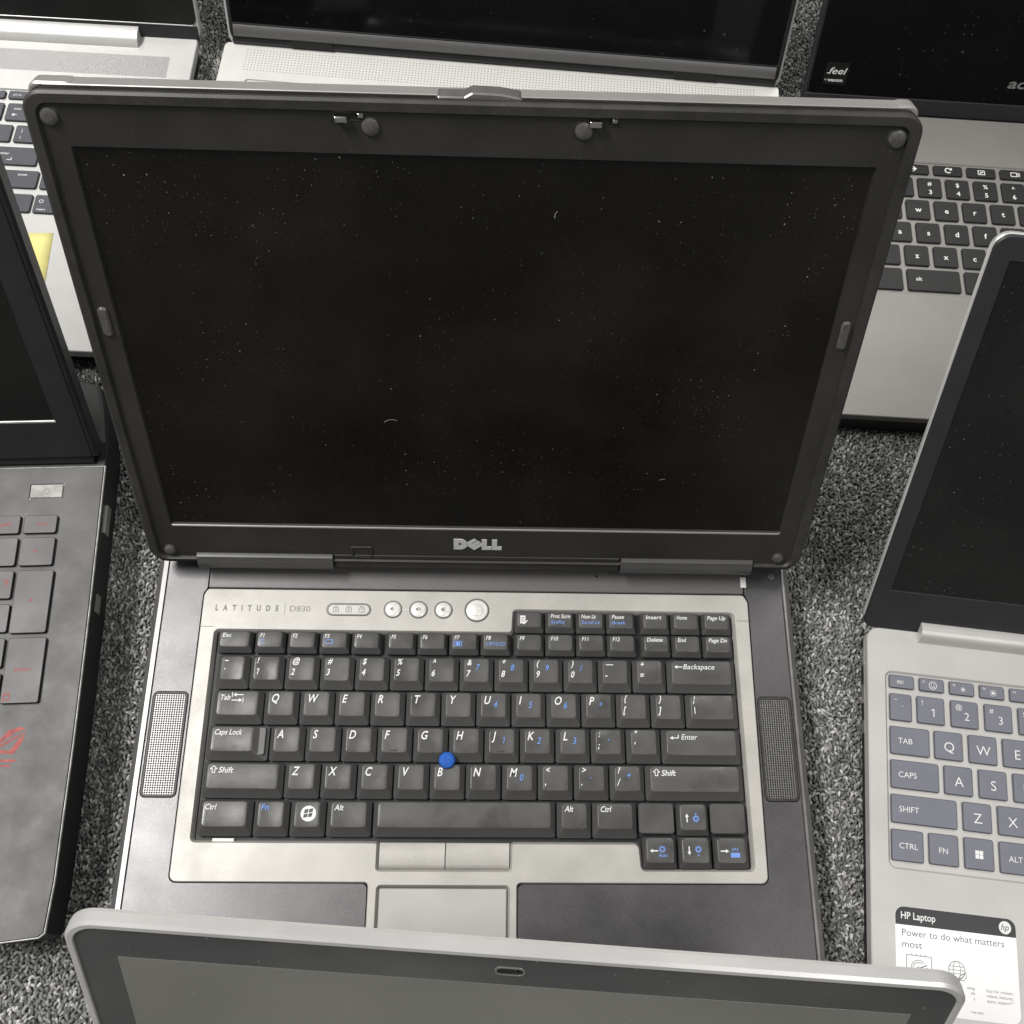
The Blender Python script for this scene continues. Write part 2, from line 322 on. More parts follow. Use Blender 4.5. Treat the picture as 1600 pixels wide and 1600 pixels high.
def carpet():
    m = bpy.data.materials.new('carpet_yarn'); m.use_nodes = True; nt = m.node_tree; N = nt.nodes; K = nt.links; b = N['Principled BSDF']
    b.inputs['Roughness'].default_value = 0.85; b.inputs['Specular IOR Level'].default_value = 0.25
    g = N.new('ShaderNodeNewGeometry'); cr = N.new('ShaderNodeValToRGB'); K.new(g.outputs['Random Per Island'], cr.inputs[0])
    e = cr.color_ramp.elements; e[0].color = (0.10, 0.101, 0.101, 1); e[1].color = (0.50, 0.495, 0.475, 1)
    for p, c in ((0.35, (0.15, 0.151, 0.148, 1)), (0.68, (0.24, 0.24, 0.232, 1)), (0.9, (0.36, 0.356, 0.34, 1))):
        q = e.new(p); q.color = c
    tc = N.new('ShaderNodeTexCoord'); no = N.new('ShaderNodeTexNoise'); no.inputs['Scale'].default_value = 900; no.inputs['Detail'].default_value = 2
    K.new(tc.outputs['Object'], no.inputs['Vector'])
    mr = N.new('ShaderNodeMapRange'); mr.inputs[1].default_value = 0.3; mr.inputs[2].default_value = 0.7; mr.inputs[3].default_value = 0.7; mr.inputs[4].default_value = 1.3
    K.new(no.outputs[0], mr.inputs[0]); v = N.new('ShaderNodeVectorMath'); v.operation = 'SCALE'; K.new(cr.outputs[0], v.inputs[0]); K.new(mr.outputs[0], v.inputs['Scale'])
    K.new(v.outputs[0], b.inputs['Base Color'])
    M['yarn'] = m
    m2 = bpy.data.materials.new('carpet_backing'); m2.use_nodes = True; nt = m2.node_tree; N = nt.nodes; K = nt.links; b = N['Principled BSDF']
    b.inputs['Roughness'].default_value = 0.9; b.inputs['Specular IOR Level'].default_value = 0.2
    tc = N.new('ShaderNodeTexCoord'); vo = N.new('ShaderNodeTexVoronoi'); vo.inputs['Scale'].default_value = 330; K.new(tc.outputs['Object'], vo.inputs['Vector'])
    sp = N.new('ShaderNodeSeparateColor'); K.new(vo.outputs['Color'], sp.inputs[0]); cr = N.new('ShaderNodeValToRGB'); K.new(sp.outputs[0], cr.inputs[0])
    e = cr.color_ramp.elements; e[0].color = (0.03, 0.03, 0.03, 1); e[1].color = (0.22, 0.21, 0.19, 1); K.new(cr.outputs[0], b.inputs['Base Color'])
    bp = N.new('ShaderNodeBump'); bp.inputs['Strength'].default_value = 0.8; bp.inputs['Distance'].default_value = 0.002; bp.invert = True
    K.new(vo.outputs['Distance'], bp.inputs['Height']); K.new(bp.outputs[0], b.inputs['Normal']); M['backing'] = m2
    f = MB(); f.face([f.add([(-1500, -1300, 0), (1800, -1300, 0), (1800, 1900, 0), (-1500, 1900, 0)]) + k for k in range(4)])
    o = f.build('carpet', 'backing'); o['kind'] = 'structure'; o['label'] = 'grey flecked loop pile carpet under the laptops'
    # yarn loops in columns
    rng = np.random.default_rng(3)
    px, py = 1.85, 2.4
    gx, gy = np.meshgrid(np.arange(-140, 445, px), np.arange(-205, 690, py), indexing='ij')
    gy = gy + (np.arange(gx.shape[0]) % 2)[:, None] * py / 2
    x = (gx + rng.normal(0, 0.33, gx.shape)).ravel(); y = (gy + rng.normal(0, 0.45, gx.shape)).ravel()
    keep = np.ones(x.shape, bool)
    for (ox, oy, a, x0, y0, x1, y1) in FOOT:
        lx = math.cos(a) * (x - ox) + math.sin(a) * (y - oy); ly = -math.sin(a) * (x - ox) + math.cos(a) * (y - oy)
        keep &= ~((lx > x0) & (lx < x1) & (ly > y0) & (ly < y1))
    x = x[keep]; y = y[keep]; n = len(x)
    S = 4
    path = np.array([(-1.0, -0.2), (-0.55, 0.85), (0.55, 0.95), (1.0, -0.2)])   # (along, height)
    L = rng.uniform(0.85, 1.55, n); H = rng.uniform(1.0, 1.9, n); rad = rng.uniform(0.7, 1.0, n); az = rng.normal(math.pi / 2, 0.7, n); ti = rng.normal(0, 0.35, n)
    V = np.zeros((n, len(path), S, 3))
    for i, (al, hh) in enumerate(path):
        tang = path[min(i + 1, 3)] - path[max(i - 1, 0)]; tang = tang / np.linalg.norm(tang); nz, na = tang[0], -tang[1]
        rr_ = rad * (1.0 if 0 < i < 3 else 0.75)
        for k in range(S):
            q = 2 * math.pi * k / S
            a = al * L + na * math.cos(q) * rr_; h = hh * H + nz * math.cos(q) * rr_; w = math.sin(q) * rr_ + ti * h
            V[:, i, k, 0] = x + np.cos(az) * a - np.sin(az) * w; V[:, i, k, 1] = y + np.sin(az) * a + np.cos(az) * w; V[:, i, k, 2] = h + 0.1
    nv = len(path) * S
    fc = []
    for i in range(len(path) - 1):
        for k in range(S): j = (k + 1) % S; fc.append((i * S + k, i * S + j, (i + 1) * S + j, (i + 1) * S + k))
    fc = np.array(fc); faces = (fc[None] + (np.arange(n) * nv)[:, None, None]).reshape(-1, 4)
    me = bpy.data.meshes.new('carpet_pile'); me.vertices.add(n * nv); me.vertices.foreach_set('co', (V.reshape(-1) * MM))
    nf = len(faces); me.loops.add(nf * 4); me.loops.foreach_set('vertex_index', faces.ravel()); me.polygons.add(nf)
    me.polygons.foreach_set('loop_start', np.arange(nf) * 4); me.polygons.foreach_set('use_smooth', np.ones(nf, bool))
    me.update(calc_edges=True); me.materials.append(M['yarn'])
    o = obj('carpet_pile', me); o['kind'] = 'stuff'; o['label'] = 'salt and pepper grey carpet loops between the laptops'; o['category'] = 'carpet'
carpet()

# ================================================================ the large laptop in the middle
def build_main():
    t = thing('laptop', 'large black and silver laptop with blue pointing stick in the middle', 'laptop', 0, 0, 0, LAPTOPS)
    # --- base
    b = MB(); b.plate(rpoly([(-36, -105, 12), (318.5, -105, 12), (318.5, 163, 5), (-36, 163, 5)]), 3, 25.5, 1.0); b.build('base', 'darkbody', t)
    b = MB(); o = rpoly([(-39, -107, 14), (321.8, -107, 14), (321.8, 164, 5), (-39, 164, 5)]); i = rpoly([(-33.2, -103.5, 11), (317.2, -103.5, 11), (317.2, 160, 3), (-33.2, 160, 3)])
    b.plate(o, 14, 28.8, 3.4, [i], (0.2, 0.3), bevh=3.6); b.build('side_trim', 'trim', t)
    inlay = rpoly([(-11.3, -23.0, 4), (89.0, -23.0, 2.5), (89.4, -74, 3), (166, -74, 3), (166, -23.0, 2.5), (295.6, -22.9, 4), (296.9, 130.5, 4.5), (294.8, 135.4, 0), (294.8, 147.6, 0.5), (-9.6, 147.6, 0.5), (-9.6, 135.2, 0), (-11.6, 131.5, 3)])
    sl = rr(-31.6, 19.1, -12.3, 75.7, 3.0); sr = rr(296.9, 19.0, 315.8, 75.9, 3.0)
    b = MB(); b.plate(rpoly([(-32.8, -103, 10.5), (316.8, -103, 10.5), (316.8, 159.5, 2), (-32.8, 159.5, 2)]), 22, 29, 0.6, [inlay, sl, sr], (0.1, 0.5), bevh=0.5, bottom=False); b.build('palm_rest', 'graphite', t)
    # --- silver surround with the keyboard opening
    opening = rpoly([(-2.7, -3.3, 3), (92.9, -3.3, 1), (92.9, -17.1, 2), (163.0, -17.1, 2), (163.0, -3.3, 1.5), (228.4, -3.3, 2.5), (229.3, -16.6, 3), (289.0, -16.5, 3), (288.2, 124.2, 3), (162.2, 124.6, 2.5), (161.5, 111.2, 1.5), (-3.2, 111.2, 3)])
    so = rpoly([(-10.8, -22.4, 3.6), (89.6, -22.4, 2), (89.9, -73.5, 3), (165.5, -73.5, 3), (165.5, -22.4, 2), (295.1, -22.3, 3.6), (296.3, 130.5, 4.2), (294.0, 134.6, 2), (-9.2, 134.6, 2), (-11.0, 131.0, 2.5)])
    pad = rr(93.8, -70, 162.0, -23.4, 2.5)
    b = MB(); b.plate(so, 22, 29.3, 0.45, [opening, pad], (1.5, 2.6), bevh=0.5, bottom=False); b.build('keyboard_surround', 'silver', t)
    for y, x0, x1 in ((112.2, -10.9, -3.6), (119.0, 289.0, 296.2)):          # butt joints of the trim
        b = MB(); b.box(x0, y, 29.2, x1, y + 0.35, 29.36); b.build('trim_joint', 'greyprint', t)
    b = MB(); b.plate(rpoly([(-9.0, 135.3, 0.5), (294.2, 135.3, 0.5), (294.2, 157, 0.5), (-9.0, 157, 0.5)]), 22, 29.25, 0.4, [circ(210.2, 145.0, 0.75, 10)], (0.05, 1.0)); b.build('hinge_strip', 'strip', t)
    b = MB(); b.plate(rr(-6, -17.5, 291, 126, 1), 21, 24.5, 0); b.build('keyboard_tray', 'tray', t)
    b = MB(); b.plate(rr(292.9, 139.2, 296.2, 145.6, 0.4), 28.8, 29.5, 0.2); b.build('tape_tab', 'tab', t)
    b = MB(); b.dome(311.2, 146.5, 28.9, 2.1, 0.6, 14); b.build('bumper', 'rubber', t)
    # --- speaker grilles
    for L in (sl, sr):
        cx = sum(p[0] for p in L) / len(L); cy = sum(p[1] for p in L) / len(L)
        lo = [(x - cx, y - cy) for x, y in L]; f = inset(lo, 0.25); g = inset(lo, 1.5)
        b = MB(); b.plate(f, 24, 29.5, 0.35, [g], (0.2, 0.3)); s = b.build('speaker_grille', 'lip', t, T(cx, cy, 0))
        b = MB(); b.plate(inset(lo, 1.45), 24, 29.1, 0.3); b.build('mesh', 'grille_l', s)
    # --- touchpad and buttons
    b = MB(); b.plate(inset(pad, 1.7), 24, 28.7, 0.5); b.build('touchpad', 'pad', t)
    for x0, x1 in ((94.6, 128.2), (128.7, 161.4)):
        prof = [(-15.6, 24), (-2.6, 24), (-2.6, 27.6), (-3.4, 28.2), (-9, 28.5), (-13.4, 28.3), (-14.6, 27.9), (-15.6, 26.6)]
        b = MB(); b.extrude_x(prof, x0, x1); b.build('touchpad_button', 'silver', t, smooth=50)
    # --- keys
    ZB = 27.4
    cache = {}
    def keymesh(w, h, kind):
        if (w, h, kind) in cache: return cache[w, h, kind]
        b = MB(); sg = 3
        if kind == 'blank':
            b.plate(rr(0, 0, w, h, 1.6, sg), 0, 2.4, 0.5, bevh=0.4)
        else:
            s, fr, bk, zt = (2.4, 4.2, 1.0, 4.6) if kind != 'f' else (1.6, 2.5, 0.8, 4.2)
            w2 = w
            if kind == 'caps': w2 = w - 5.2
            def ol(x0, y0, x1, y1, r):
                # bottom edge left to right, then top edge right to left, with the same columns on both
                us = [1 - math.cos(R(q)) for q in (0, 25, 50, 90)]
                xs = [x0 + r * u for u in us] + [x0 + r + (x1 - x0 - 2 * r) * q for q in (0.25, 0.5, 0.75)] + [x1 - r * u for u in us[::-1]]
                dy = [r * (1 - math.sin(R(q))) for q in (0, 25, 50, 90)]; ds = dy + [0, 0, 0] + dy[::-1]
                return [(x, y0 + d) for x, d in zip(xs, ds)] + [(x, y1 - d) for x, d in zip(xs[::-1], ds[::-1])]
            tx0, tx1 = s, w2 - s
            def dish(x): u = (x - (tx0 + tx1) / 2) / ((tx1 - tx0) / 2); return -0.38 * max(0.0, 1 - u * u)
            if kind == 'f': dish = lambda x: 0.0
            O = [(ol(0, 0, w, h, 1.3), 0, 0), (ol(0.05, 0.05, w - 0.05, h - 0.05, 1.3), 1.1, 0), (ol(tx0, fr, tx1, h - bk, 1.8), zt - 0.3, 1), (ol(tx0 + .2, fr + .2, tx1 - .2, h - bk - .2, 1.7), zt - 0.09, 1), (ol(tx0 + .5, fr + .5, tx1 - .5, h - bk - .5, 1.5), zt, 1)]
            ids = [b.add([(x, y, z + (dish(x) if dd else 0)) for x, y in L]) for L, z, dd in O]; n = len(O[0][0])
            for k, (p, q) in enumerate(zip(ids, ids[1:])): b.bridge(p, q, n, 1 if k < 2 else 0)
            for k in range(n // 2 - 1): b.face((ids[-1] + k, ids[-1] + k + 1, ids[-1] + n - 2 - k, ids[-1] + n - 1 - k), 0)
            if kind == 'caps':
                L = rr(w2 - s + 0.3, fr - 1.4, w - 1.5, h - bk, 1.2, sg); b.plate(L, 0.5, 3.1, 0.3)
        o = b.build('key', ['key', 'keyside'], t, smooth=33); cache[w, h, kind] = o.data; bpy.data.objects.remove(o); return cache[w, h, kind]
    P = 19.05; VP = 19.345
    SH = 0.20
    def key(x0, x1, y0, y1, legend, kind='n'):
        w, h = round(x1 - x0, 2), round(y1 - y0, 2)
        k = obj('key', keymesh(w, h, kind), t, T(x0 + random.uniform(-.06, .06), y0, ZB + random.uniform(-0.1, 0.1)) @ Matrix.Rotation(R(random.uniform(-0.25, 0.25)), 4, 'Z'))
        if legend:
            b = MB(); z = {'n': 4.63, 'caps': 4.63, 'f': 4.23}[kind]; legend(b, w, h, z); b.build('legend', ['white', 'blue', 'key'], k, smooth=0)
        return k
    def letter(ch, sub=None):
        def f(b, w, h, z):
            b.text(ch, 3.9, h - 7.0, 4.3, z, 0, SH, 'l', 0.016, xs=0.78)
            if sub: b.text(sub, 9.0, h - 9.0, 3.4, z, 1, SH, 'l', 0.008, xs=0.8)
        return f
    def two(a, c, sub=None):
        def f(b, w, h, z):
            b.text(a, 3.9, h - 4.9, 3.1, z, 0, SH, 'l', 0.02, xs=0.85); b.text(c, 3.5, h - 11.2, 3.4, z, 0, SH, 'l', 0.02, xs=0.8)
            if sub: b.text(sub, 8.6, h - 7.6, 3.3, z, 1, SH, 'l', 0.01, xs=0.8)
        return f
    def fkey(a, sub=None, icon=None, wd=None):
        def f(b, w, h, z):
            b.text(a, 3.0, h - 4.2, 2.2, z, 0, SH, 'l', 0.012, xs=0.85, width=wd)
            if sub: b.text(sub, 3.0, h - 7.4, 1.9, z, 1, SH, 'l', 0.004, width=min(10.5, len(sub) * 1.5))
            if icon == 'moon': b.stroke([(4.6 + 1.1 * math.cos(q), h - 6.6 + 1.1 * math.sin(q)) for q in [1.2 + 0.45 * k for k in range(11)]], 0.35, z, 1)
            if icon == 'bat': b.stroke([(4.0, h - 5.2), (7.4, h - 5.2), (7.4, h - 7.4), (4.0, h - 7.4), (3.2, h - 6.3)], 0.35, z, 1, True)
            if icon == 'box': b.stroke([(3.0, h - 5.3), (7.0, h - 5.3), (7.0, h - 7.8), (3.0, h - 7.8)], 0.35, z, 1, True); b.poly([(3.9, h - 7.4), (6.1, h - 7.4), (6.1, h - 5.7), (3.9, h - 5.7)], z, 1)
            if icon == 'doc':
                b.plate([(3.2, h - 7.6), (6.2, h - 7.6), (6.2, h - 3.0), (3.2, h - 3.0)], z - .01, z, 0)
                for q in range(3): b.stroke([(3.7, h - 4.1 - 1.1 * q), (5.7, h - 4.1 - 1.1 * q)], 0.35, z + 0.03, 2)
                b.stroke([(5.2, h - 7.9), (7.2, h - 5.9)], 0.6, z + 0.02, 0)
        return f
    def arrow(b, x0, y0, x1, y1, z, w=0.5, hd=1.3, m=0):
        a, c = Vector((x0, y0)), Vector((x1, y1)); d = (c - a).normalized(); p = Vector((-d.y, d.x))
        b.stroke([(x0, y0), tuple(c - d * hd * 0.8)], w, z, m); b.poly([tuple(c), tuple(c - d * hd + p * hd * 0.55), tuple(c - d * hd - p * hd * 0.55)][::1], z + 0.006, m)
    def gear(b, cx, cy, z, r=1.25):
        b.ring(circ(cx, cy, r, 14), circ(cx, cy, r * 0.62, 14), z, 1)
        for k in range(8):
            q = k * math.pi / 4; b.stroke([(cx + r * math.cos(q), cy + r * math.sin(q)), (cx + r * 1.35 * math.cos(q), cy + r * 1.35 * math.sin(q))], 0.5, z + .004, 1)
    def word(s, cap=2.9, wd=None, x=3.8, m=0, dy=5.4):
        return lambda b, w, h, z: b.text(s, x, h - dy, cap, z, m, SH, 'l', 0.014, width=wd)
    def shift(b, w, h, z):
        x, y = 4.0, h - 6.0
        b.stroke([(x + 1.7, y + 3.6), (x + 3.4, y + 1.9), (x + 2.4, y + 1.9), (x + 2.4, y), (x + 1.0, y), (x + 1.0, y + 1.9), (x, y + 1.9)], 0.42, z, 0, True)
        b.text('Shift', x + 4.2, y, 2.9, z, 0, SH, 'l', 0.014, width=7.6)
    def tab(b, w, h, z):
        b.text('Tab', 3.6, h - 6.0, 2.7, z, 0, SH, 'l', 0.014, width=5.6)
        arrow(b, 16.0, h - 3.2, 10.6, h - 3.2, z, 0.55, 1.9); b.stroke([(10.2, h - 2.0), (10.2, h - 4.4)], 0.45, z)
        arrow(b, 10.2, h - 6.2, 15.8, h - 6.2, z, 0.55, 1.9); b.stroke([(16.2, h - 5.0), (16.2, h - 7.4)], 0.45, z)
    def backspace(b, w, h, z):
        arrow(b, 8.2, h - 4.6, 3.8, h - 4.6, z, 0.55, 1.8); b.text('Backspace', 8.8, h - 5.8, 2.8, z, 0, SH, 'l', 0.006, width=17.2)
    def enter(b, w, h, z):
        arrow(b, 8.8, h - 5.2, 4.2, h - 5.2, z, 0.5, 1.7); b.stroke([(8.8, h - 5.2), (8.8, h - 3.6)], 0.5, z + .01); b.text('Enter', 10.4, h - 6.0, 2.8, z, 0, SH, 'l', 0.006, width=8.4)
    def windows(b, w, h, z):
        cx, cy = 9.6, h - 7.2
        b.poly(circ(cx, cy, 4.0, 28), z, 0)
        for i in (0, 1):
            for j in (0, 1):
                x0 = cx - 2.3 + 2.4 * i; y0 = cy - 2.2 + 2.3 * j + 0.35 * i
                b.poly([(x0 - 0.3 * (1 - j), y0), (x0 + 2.0 - 0.3 * (1 - j), y0 + 0.35), (x0 + 2.0 + 0.25 * j, y0 + 2.25), (x0 + 0.25 * j, y0 + 1.9)], z + 0.03, 2)
    def arrows(kind):
        def f(b, w, h, z):
            cx = 5.6; cy = h / 2 + 0.6
            d = {'l': ((7.6, cy), (3.4, cy)), 'r': ((3.4, cy), (7.6, cy)), 'u': ((5.2, cy - 2.1), (5.2, cy + 2.1)), 'd': ((5.2, cy + 2.1), (5.2, cy - 2.1))}[kind]
            arrow(b, *d[0], *d[1], z, 0.6, 1.7)
            if kind != 'r': gear(b, 9.9, cy + (0.8 if kind in 'ld' else -0.5), z)
            if kind == 'l': b.text('Auto', 7.8, cy - 3.0, 1.7, z, 1, SH, 'l', 0.01, width=4.6)
            if kind == 'u': b.poly([(9.3, cy + 1.6), (10.5, cy + 1.6), (9.9, cy + 2.6)], z, 1)
            if kind == 'd': b.poly([(9.3, cy - 1.8), (9.9, cy - 2.8), (10.5, cy - 1.8)], z, 1)
            if kind == 'r':
                b.poly([(8.4, cy - 3.2), (13.2, cy - 3.2), (13.2, cy - 0.8), (8.4, cy - 0.8)], z, 1)
                for q in range(3): b.stroke([(9.4 + 1.2 * q, cy + 0.2 + 0.3 * (q % 2)), (9.8 + 1.2 * q, cy + 1.5)], 0.45, z, 1)
        return f
    LFT, RGT = 1.4, 285.5; G = 0.75; KH = 18.55
    # number row
    y = 4 * VP; subs = {7: '7', 8: '8', 9: '9', 10: '/'}
    key(LFT, P - G + .4, y, y + KH, two('~', '`'))
    for i, (a, c) in enumerate(zip('!@#$%^&*()_+', '1234567890-=')):
        a2 = '\u2014' if a == '_' else a
        key((i + 1) * P + .15, (i + 2) * P - G + .15, y, y + KH, two(a2, c, subs.get(i + 1)))
    key(13 * P + .15, RGT, y, y + KH, backspace)
    y = 3 * VP; key(LFT, 1.5 * P - G + .15, y, y + KH, tab); sub = dict(U='4', I='5', O='6', P='*')
    for i, c in enumerate('QWERTYUIOP'): key((i + 1.5) * P + .15, (i + 2.5) * P - G + .15, y, y + KH, letter(c, sub.get(c)))
    for i, (a, c) in enumerate((('{', '['), ('}', ']'))): key((i + 11.5) * P + .15, (i + 12.5) * P - G + .15, y, y + KH, two(a, c))
    key(13.5 * P + .15, RGT, y, y + KH, two('\u00a6', '\\'))
    y = 2 * VP; key(LFT - .8, 1.75 * P - G + .15, y, y + KH, word('Caps Lock', 2.8, 14.6, 3.7), 'caps'); sub = dict(J='1', K='2', L='3')
    for i, c in enumerate('ASDFGHJKL'): 
        k = key((i + 1.75) * P + .15, (i + 2.75) * P - G + .15, y, y + KH, letter(c, sub.get(c)))
        if c in 'FJ': b = MB(); b.plate(rr(6.6, 5.3, 10.6, 6.0, 0.3, 2), 4.2, 4.9, 0.15); b.build('homing_bar', 'key', k)
    key(10.75 * P + .15, 11.75 * P - G + .15, y, y + KH, two(':', ';', '-')); key(11.75 * P + .15, 12.75 * P - G + .15, y, y + KH, two('"', "'"))
    key(12.75 * P + .15, RGT, y, y + KH, enter)
    y = VP; key(LFT - 1, 2.25 * P - G + .15, y, y + KH, shift); sub = dict(M='0')
    for i, c in enumerate('ZXCVBNM'): key((i + 2.25) * P + .15, (i + 3.25) * P - G + .15, y, y + KH, letter(c, sub.get(c)))
    for i, (a, c, d) in enumerate((('<', ',', None), ('>', '.', '.'), ('?', '/', '+'))): key((i + 9.25) * P + .15, (i + 10.25) * P - G + .15, y, y + KH, two(a, c, d))
    key(12.25 * P + .15, RGT + .2, y, y + KH, shift)
    key(.4, 28.1, 0, 18.4, word('Ctrl', 2.8, 5.6, 3.4)); key(28.9, 46.9, 0, 18.4, word('Fn', 2.8, 4.0, 3.8, 1)); key(47.7, 65.7, 0, 18.4, windows)
    key(66.5, 89.6, 0, 18.4, word('Alt', 2.8, 4.6, 4.0)); key(90.5, 185.3, 0, 18.4, None)
    key(186.1, 204.0, 0, 18.4, word('Alt', 2.8, 4.4, 3.9)); key(204.8, 228.0, 0, 18.4, word('Ctrl', 2.8, 5.4, 3.9))
    key(229.2, 247.8, 2.4, 18.0, None, 'blank'); key(266.9, 285.3, 2.4, 18.0, None, 'blank'); key(249.0, 266.0, 1.4, 18.0, arrows('u'), 'f')
    key(230.6, 248.4, -15.0, 1.0, arrows('l'), 'f'); key(249.4, 266.6, -15.0, 1.0, arrows('d'), 'f'); key(267.6, 285.6, -15.0, 1.0, arrows('r'), 'f')
    # function rows
    y = 97.6; FH = 12.4
    key(-.4, 18.9, y, y + FH, fkey('Esc', wd=4.6), 'f')
    xs = [20.2, 37.9, 55.5, 73.1, 92.1, 109.6, 127.1, 144.5, 163.2, 180.5, 197.8, 215.0]
    for i, x in enumerate(xs):
        n = i + 1; key(x, x + 16.6, y, y + FH, fkey('F%d' % n, 'CRT/LCD' if n == 8 else None, {1: 'moon', 3: 'bat', 7: 'box'}.get(n)), 'f')
    for x, s in zip((234.2, 251.5, 268.8), ('Delete', 'End', 'Page Dn')): key(x, x + 16.6, y, y + FH, fkey(s, wd=len(s) * 1.45), 'f')
    y = 110.8; FH = 12.3
    for x, s, u in ((163.2, '', None), (180.5, 'Prnt Scrn', 'SysRq'), (197.8, 'Num Lk', 'Scroll Lk'), (215.0, 'Pause', 'Break')):
        key(x, x + 16.6, y, y + FH, fkey(s, u, 'doc' if not s else None, min(10.8, len(s) * 1.35)) if s else fkey(' ', icon='doc'), 'f')
    for x, s in zip((234.2, 251.5, 268.8), ('Insert', 'Home', 'Page Up')): key(x, x + 16.6, y, y + FH, fkey(s, wd=len(s) * 1.45), 'f')
    b = MB(); b.plate(rr(8.5, -2.5, 19.5, -0.9, 0.3), 25.5, 27.8, 0.2); b.build('spring_clip', 'button', t)
    # --- pointing stick
    b = MB(); n = 30; prof = [(3.3, 28.0), (3.5, 30.5), (4.25, 31.6), (4.4, 32.4), (4.1, 33.1), (3.4, 33.5), (2.6, 33.65), (1.8, 33.7), (1.0, 33.72)]
    ids = []
    for j, (q, z) in enumerate(prof):
        k_ = 0.16 if j > 2 else 0.0
        ids.append(b.add([(128.0 + (q + k_ * 0.6 * (1 if (i // 2 + j) % 2 else -1)) * math.cos(2 * math.pi * i / n), 39.1 + (q + k_ * 0.6 * (1 if (i // 2 + j) % 2 else -1)) * math.sin(2 * math.pi * i / n), z + k_ * (1 if (i // 2 + j) % 2 else -1)) for i in range(n)]))
    for p_, q_ in zip(ids, ids[1:]): b.bridge(p_, q_, n)
    b.face(range(ids[-1], ids[-1] + n)); b.build('pointing_stick', 'stick', t, smooth=80)
    # --- lettering and buttons on the surround
    b = MB(); b.text('L   A   T   I   T   U   D   E', -3.7, 121.8, 3.1, 29.34, 0, 0, 'l', 0.045, width=35.0); b.stroke([(34.8, 119.8), (34.8, 126.4)], 0.25, 29.34, 1); b.text('D830', 37.6, 121.7, 3.2, 29.34, 1, 0, 'l', 0, width=11.4)
    b.build('model_lettering', ['paleprint', 'paleprint'], t, smooth=0)
    b = MB(); L = rr(57.9, 119.3, 82.8, 126.9, 3.7, 8); b.plate(L, 28.5, 29.75, 0.4, [inset(L, 1.0)], (0.2, 0.3)); p = b.build('indicator_panel', 'buttonring', t)
    b = MB(); b.plate(inset(L, 0.95), 28.5, 29.5, 0.2)
    b.build('indicator_window', 'hpsilver', p)
    for x, c in ((63.2, '9'), (70.4, 'A'), (77.6, '1')):
        b = MB(); b.stroke([(x - 1.5, 121.6), (x + 1.5, 121.6), (x + 1.5, 124.0), (x - 1.5, 124.0)], 0.3, 29.54, 0, True); b.stroke([(x - 1.0, 124.0), (x - 0.6, 125.0), (x + 0.6, 125.0), (x + 1.0, 124.0)], 0.3, 29.55); b.text(c, x, 122.1, 1.3, 29.54, 0, 0, 'c', 0.02)
        b.build('lock_icon', 'greyprint', p, smooth=0)
    b = MB(); b.box(99.4, 122.7, 29.2, 105.0, 124.1, 29.5); b.build('button_link', 'hpsilver', t)
    for k, x in enumerate((95.0, 109.3, 123.3)):
        b = MB(); b.plate(circ(x, 123.5, 5.2, 28), 28.6, 29.9, 0.4, [circ(x, 123.5, 4.35, 28)], (0.1, 0.5)); p = b.build('round_button', 'buttonring', t)
        b = MB(); b.dome(x, 123.5, 28.8, 4.3, 1.6, 28, rim=0.6); b.build('cap', 'button', p)
        b = MB(); z = 30.46; b.poly([(x - 1.3, 123.0), (x - 0.8, 123.0), (x, 122.2), (x, 124.8), (x - 0.8, 124.0), (x - 1.3, 124.0)], z)
        if k < 2:
            for q in range(k * 2 + 1): b.stroke([(x + 0.5 + .45 * q, 122.9 - .15 * q), (x + 0.5 + .45 * q, 124.1 + .15 * q)], 0.22, z)
        else: b.stroke([(x - 0.1, 122.3), (x + 1.2, 124.7)], 0.3, z + .01); b.stroke([(x - 0.1, 124.7), (x + 1.2, 122.3)], 0.3, z + .02)
        b.build('sound_icon', 'greyprint', p, smooth=0)
    b = MB(); b.plate(circ(142.1, 123.6, 7.0, 36), 28.6, 29.95, 0.5, [circ(142.1, 123.6, 6.0, 36)], (0.1, 0.5)); p = b.build('power_button', 'buttonring', t)
    b = MB(); b.dome(142.1, 123.6, 28.8, 5.95, 1.3, 36, rim=0.6); b.build('cap', 'button', p)
    b = MB(); b.plate(circ(142.1, 123.6, 3.7, 30), 29.6, 30.5, 0.4, bevh=0.3); b.build('centre_disc', 'button', p)
    # --- lid
    lid = lidM(-23.24, 157.63, 65.8, 64.81)
    X0, X1, S0, S1 = -14.6, 346.2, -28.0, 229.6
    b = MB(); b.plate(rr(X0 + .8, S0 + .5, X1 - .8, S1 + .3, 9, 8), -13.5, -5.0, 0.5, bottom=True, bevh=0.5); l = b.build('lid', 'lidshell', t, lid)
    for x0, x1 in ((X0 + 1.2, 6.0), (334, X1 - 1.2)):                     # the shell's end caps
        b = MB(); b.plate(rr(x0, S1 - 9, x1, S1 + 0.9, 4), -12.9, -5.4, 0.8); b.build('shell_cap', 'lidshell', l)
    hole = rr(0, 0.3, 331.6, 207, 1.0, 3)
    b = MB(); b.plate(rr(X0, S0, X1, S1, 8.5, 8), -5.2, 0, 1.0, [hole], (0.9, 1.4)); b.build('bezel', 'bezel', l)
    lo = rr(X0, S0 + 3, X1, S1, 8.5, 8); li = rr(X0 + 4.6, S0 + 4.5, X1 - 4.6, S1 - 4.6, 5.5, 8)
    b = MB(); b.plate(lo, -4.5, 1.7, 1.1, [li], (0.9, 1.5), bevh=1.0); b.build('bezel_lip', 'lip', l)
    b = MB(); b.plate(rr(-4, -4, 335, 211, 1), -4.8, -1.35, 0.0); b.build('screen', 'screen', l)
